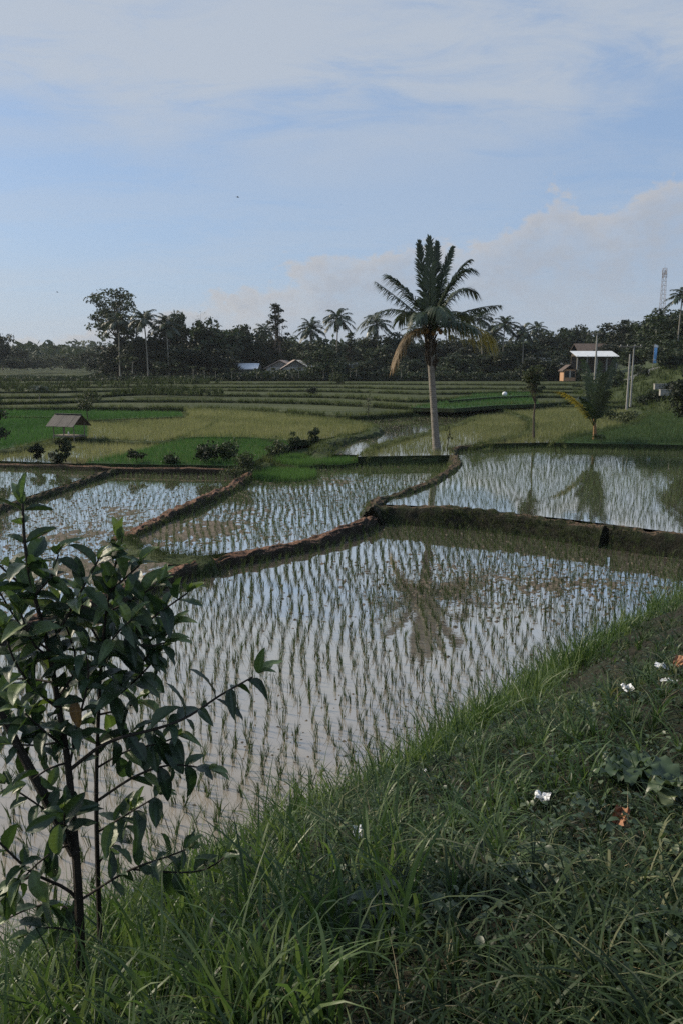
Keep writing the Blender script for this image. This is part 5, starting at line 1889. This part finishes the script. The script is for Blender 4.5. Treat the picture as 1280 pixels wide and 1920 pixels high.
# lush upright grass fringing the water
G = []
P = bank_points(9000, d0=.0, d1=1.7, y1=24, bias=.8)
k = rg.uniform(0, 1, len(P)) < np.interp(dof(P), [0, .9, 1.7], [1, .8, .15])
P = P[k]
cl_ = sstep(fbm(P[:, 0] * .9, P[:, 1] * .9, 37, 3), .35, .7)
G.append(grass(P, np.interp(P[:, 1], [3, 9, 20], [.30, .36, .46]) * (.35 + 1.1 * cl_), .015, .6, 4, .4, .0, 2, .04))
P = bank_points(420, d0=-.05, d1=1.5, y1=24, bias=.8)
G.append(grass(P, np.interp(P[:, 1], [3, 8, 13, 20], [.50, .72, .75, .66]) * rg.uniform(.55, 1.25, len(P)), .016, .65, 5, .45, .05, 14, .07))
P = bank_points(700, d0=1.2, d1=4.2, y1=13)
G.append(tuft(P, 9, .30, .014, .9, .6, -.05))
# broad long blades in the lower left corner and under the sapling
def at_bank(px, py):
    r_ = ray(px, py)
    t = np.linspace(1.2, 20, 3000)
    q = np.array([0, 0, EYE])[None] + r_[None] * t[:, None]
    k = np.argmax(q[:, 2] < bank_z(q[:, 0], q[:, 1]))
    return np.array([q[k, 0], q[k, 1], float(bank_z(q[k:k + 1, 0], q[k:k + 1, 1])[0])])


C_ = np.array([at_bank(px, py) for px, py in [(random.uniform(-30, 620), random.uniform(1760, 1990)) for _ in range(110)] + [(random.uniform(200, 760), random.uniform(1600, 1800)) for _ in range(80)] + [(random.uniform(40, 330), random.uniform(1780, 1880)) for _ in range(30)]])
G.append(grass(C_, .60, .019, .55, 6, .45, .0, 5, .04))
V, Fq, r = join(G)
tag(obj('lush_grass', np_mesh('lush_grass', V, Fq, r), M['grass_lush']), 'taller bright green grass fringing the water edge', 'grass', kind='stuff')
P = bank_points(1900)
k = fbm(P[:, 0] * .6, P[:, 1] * .6, 91, 3) > .42
V, Fq, r = grass(P[k], .15, .0045, 1.3, 3, .6, .0)
P = bank_points(110, y1=7)
V2, F2, r2 = grass(P, .30, .004, 1.2, 5, .7, .1)
V, Fq, r = join([(V, Fq, r), (V2, F2, r2)])
tag(obj('dry_grass', np_mesh('dry_grass', V, Fq, r), M['grass_dry']), 'scattered dry straw coloured grass blades on the bank', 'grass', kind='stuff')
# small broad leaves of creeping weeds
P = bank_points(13000, y1=16)
k = fbm(P[:, 0] * .9, P[:, 1] * .9, 61, 3) > .40
P = P[k]
P[:, 2] += rg.uniform(.01, .11, len(P))
n = len(P)
an = rg.uniform(0, 6.283, n)
d_ = np.stack([np.cos(an), np.sin(an), rg.uniform(-.3, .5, n)], 1)
s_ = np.stack([-np.sin(an), np.cos(an), rg.normal(0, .35, n)], 1)
L_ = (rg.uniform(.016, .045, n) * np.where(rg.uniform(0, 1, n) < .15, 1.5, 1))[:, None]
W_ = L_ * rg.uniform(.22, .36, (n, 1))
u_ = np.array([[0, 0, 1.0]])
V = np.stack([P, P + d_ * L_ * .35 + s_ * W_ + u_ * L_ * .12, P + d_ * L_ * .35 + u_ * L_ * .02, P + d_ * L_ * .35 - s_ * W_ + u_ * L_ * .12,
              P + d_ * L_ * .75 + s_ * W_ * .8 + u_ * L_ * .05, P + d_ * L_ * .75 - u_ * L_ * .04, P + d_ * L_ * .75 - s_ * W_ * .8 + u_ * L_ * .05, P + d_ * L_ - u_ * L_ * .18], 1)
b = (np.arange(n) * 8)[:, None]
Fq = [np.vstack([np.hstack([b + 1, b + 2, b + 5, b + 4]), np.hstack([b + 2, b + 3, b + 6, b + 5])]),
      np.vstack([np.hstack([b, b + 2, b + 1]), np.hstack([b, b + 3, b + 2]), np.hstack([b + 4, b + 5, b + 7]), np.hstack([b + 5, b + 6, b + 7])])]
V = V.reshape(-1, 3)
tag(obj('ground_cover', np_mesh('ground_cover', V, Fq, np.repeat(rg.uniform(0, .9, len(P)) ** 1.4, 8)), M['weed']), 'small leaved creeping weeds between the grass', 'weeds', kind='stuff')


# broad leaved weeds
def weed_leaf(L, wd, curl, wave, seed):
    V, F_ = [], []
    nu, nv = 7, 10
    for j in range(nv):
        t = j / (nv - 1)
        hw = wd * .5 * (math.sin(math.pi * min(1, .06 + t * .92)) ** .7) * (1 - .15 * t)
        for i in range(nu):
            s = -1 + 2 * i / (nu - 1)
            V.append((s * hw, L * t * (1 - .2 * curl * t), L * (.55 * t - curl * t * t) + .25 * abs(s) * hw + wave * math.sin(j * 1.7 + seed + (s > 0)) * abs(s)))
    F_ = [(j * nu + i, j * nu + i + 1, (j + 1) * nu + i + 1, (j + 1) * nu + i) for j in range(nv - 1) for i in range(nu - 1)]
    return V, F_


def weed(label, px, py, nl, L, wd, seed, shade=.5, el=0.0):
    b = at_bank(px, py)
    t = thing('broadleaf_weed', label, 'weed', tuple(b))
    rr = random.Random(seed)
    for k in range(nl):
        V, F_ = weed_leaf(L * rr.uniform(.6, 1.1), wd * rr.uniform(.75, 1.15), rr.uniform(.35, .95), L * .09, k)
        m = MB().add(V, F_, np.clip([shade + rr.uniform(-.25, .25)] * len(V), 0, 1))
        o = obj('leaf', m.mesh('leaf', True), M['weed'], t, (rr.uniform(-.02, .02), rr.uniform(-.02, .02), .11))
        o.rotation_euler = (rr.uniform(-.2, .35) + el, rr.uniform(-.2, .2), k * 2.4 + rr.uniform(-.3, .3))


weed('large leaved weed rosette with upright leaf near the litter', 1172, 1482, 12, .24, .105, 1, .38)
weed('grey green weed with curled broad leaves beside the rosette', 1258, 1520, 11, .19, .105, 2, .62)
weed('dark broad leaved weed low in the foreground grass', 700, 1742, 12, .18, .09, 3, .38)
weed('small pale leaved weed on the upper bank', 1105, 1355, 5, .10, .06, 4, .95)
weed('small rounded weed beside the white plastic scrap', 1090, 1545, 5, .10, .05, 5, .6)
weed('cluster of small oval leaves below the dark weed', 830, 1745, 6, .07, .04, 6, .65)
weed('small heart leaved weed at the foot of the bank grass', 590, 1770, 6, .09, .06, 7, .55)
weed('low leafy weed under the long grass blades', 500, 1840, 6, .10, .055, 8, .45)
weed('narrow leaved weed among dry stalks', 980, 1690, 6, .11, .04, 9, .6)

# litter: crumpled plastic scraps and a fallen leaf
def crumple(w_, h_, amp, seed, n=7):
    rr = np.random.default_rng(seed)
    V = []
    for j in range(n):
        for i in range(n):
            V.append((w_ * (i / (n - 1) - .5) + rr.normal(0, w_ * .03), h_ * (j / (n - 1) - .5) + rr.normal(0, h_ * .03), amp * rr.uniform(-1, 1) + amp * 1.2 * math.sin(i * 1.3 + seed)))
    F_ = [(j * n + i, j * n + i + 1, (j + 1) * n + i + 1, (j + 1) * n + i) for j in range(n - 1) for i in range(n - 1)]
    return MB().add(V, F_)


for k, (px, py, w_, h_, lab) in enumerate([(1015, 1513, .085, .055, 'largest white plastic scrap lying in the grass'), (670, 1580, .06, .085, 'crumpled whitish wrapper caught in grass at the water edge'),
                                           (795, 1460, .035, .03, 'tiny white scrap at the lush grass edge'), (862, 1542, .03, .045, 'small white scrap beside the dark tangled grass'),
                                           (1240, 1262, .13, .07, 'pale torn plastic strip high on the bank'), (1252, 1290, .12, .035, 'thin white stick of litter near the torn strip'),
                                           (1175, 1305, .08, .08, 'small pale paper scrap among upper bank weeds')]):
    b = at_bank(px, py)
    o = obj('plastic_scrap', crumple(w_, h_, .010, k), M['white'], None, (b[0], b[1], b[2] + .065))
    o.rotation_euler = (random.uniform(.3, .8), random.uniform(-.3, .3), random.uniform(-.6, .6))
    tag(o, lab, 'litter')
for k, (px, py, L, lab) in enumerate([(1160, 1556, .085, 'curled reddish brown dead leaf lying below the weed rosette'), (1272, 1254, .12, 'tan dead leaf on the upper bank by the torn strip')]):
    b = at_bank(px, py)
    o = obj('dead_leaf', crumple(L * .75, L, .016, 40 + k, 6), M['dead'], None, (b[0], b[1], b[2] + .07))
    o.rotation_euler = (.75, .25, -.5)
    tag(o, lab, 'leaf')
# dry seed stalks
for k, (x0, y0, x1, y1, lab) in enumerate([(545, 1850, 483, 1705, 'tan grass stalk with seed head leaning over dark weeds'), (345, 1640, 308, 1530, 'pale seed stalk rising beside the sapling'),
                                           (930, 1680, 900, 1600, 'short tan stalk left of the dead leaf'), (905, 1690, 850, 1610, 'crossed tan stalk beside the short one'),
                                           (590, 1850, 555, 1760, 'bent dry stalk near the leaning seed head')]):
    b = at_bank(x0, y0)
    e = at_y(x1, y1, b[1] + .03) - b
    t = thing('grass_stalk', lab, 'grass stalk', tuple(b))
    P = chaikin([np.zeros(3), e * .5 + np.array([.01, 0, .01]), e])
    obj('stem', MB().tube(P, np.linspace(.0022, .0014, len(P)), 5), M['grass_dry'], t)
    obj('seed_head', MB().tube([e * .72, e * .8, e * .92, e * 1.05], [.002, .006, .005, .001], 6), M['grass_dry'], t)

# ------------------------------------------------------------------ the air: one even volume round everything
m, t = newmat('haze')
pv = t.n('ShaderNodeVolumePrincipled', None, Color=(0.80, 0.88, 0.95), Density=0.00014, Anisotropy=0.2)
t.n('ShaderNodeOutputMaterial', None, Volume=pv.outputs[0])
tag(obj('haze', MB().box((0, 1250, 36.5), (2800, 2700, 77)), m), 'thin pale haze over the valley', 'haze', kind='stuff')

for k, lab in (('verge', 'pale green grass along bund and terrace edges'), ('verge_dark', 'dark grass hanging on bund and terrace faces')):
    V, Fq, r = join(BUND_GRASS[k])
    tag(obj('verge_grass', np_mesh('verge_grass', V, Fq, r), M[k]), lab, 'grass', kind='stuff')
print('TRIS', sum(len(o.data.loops) - 2 * len(o.data.polygons) for o in bpy.data.objects if o.type == 'MESH'))
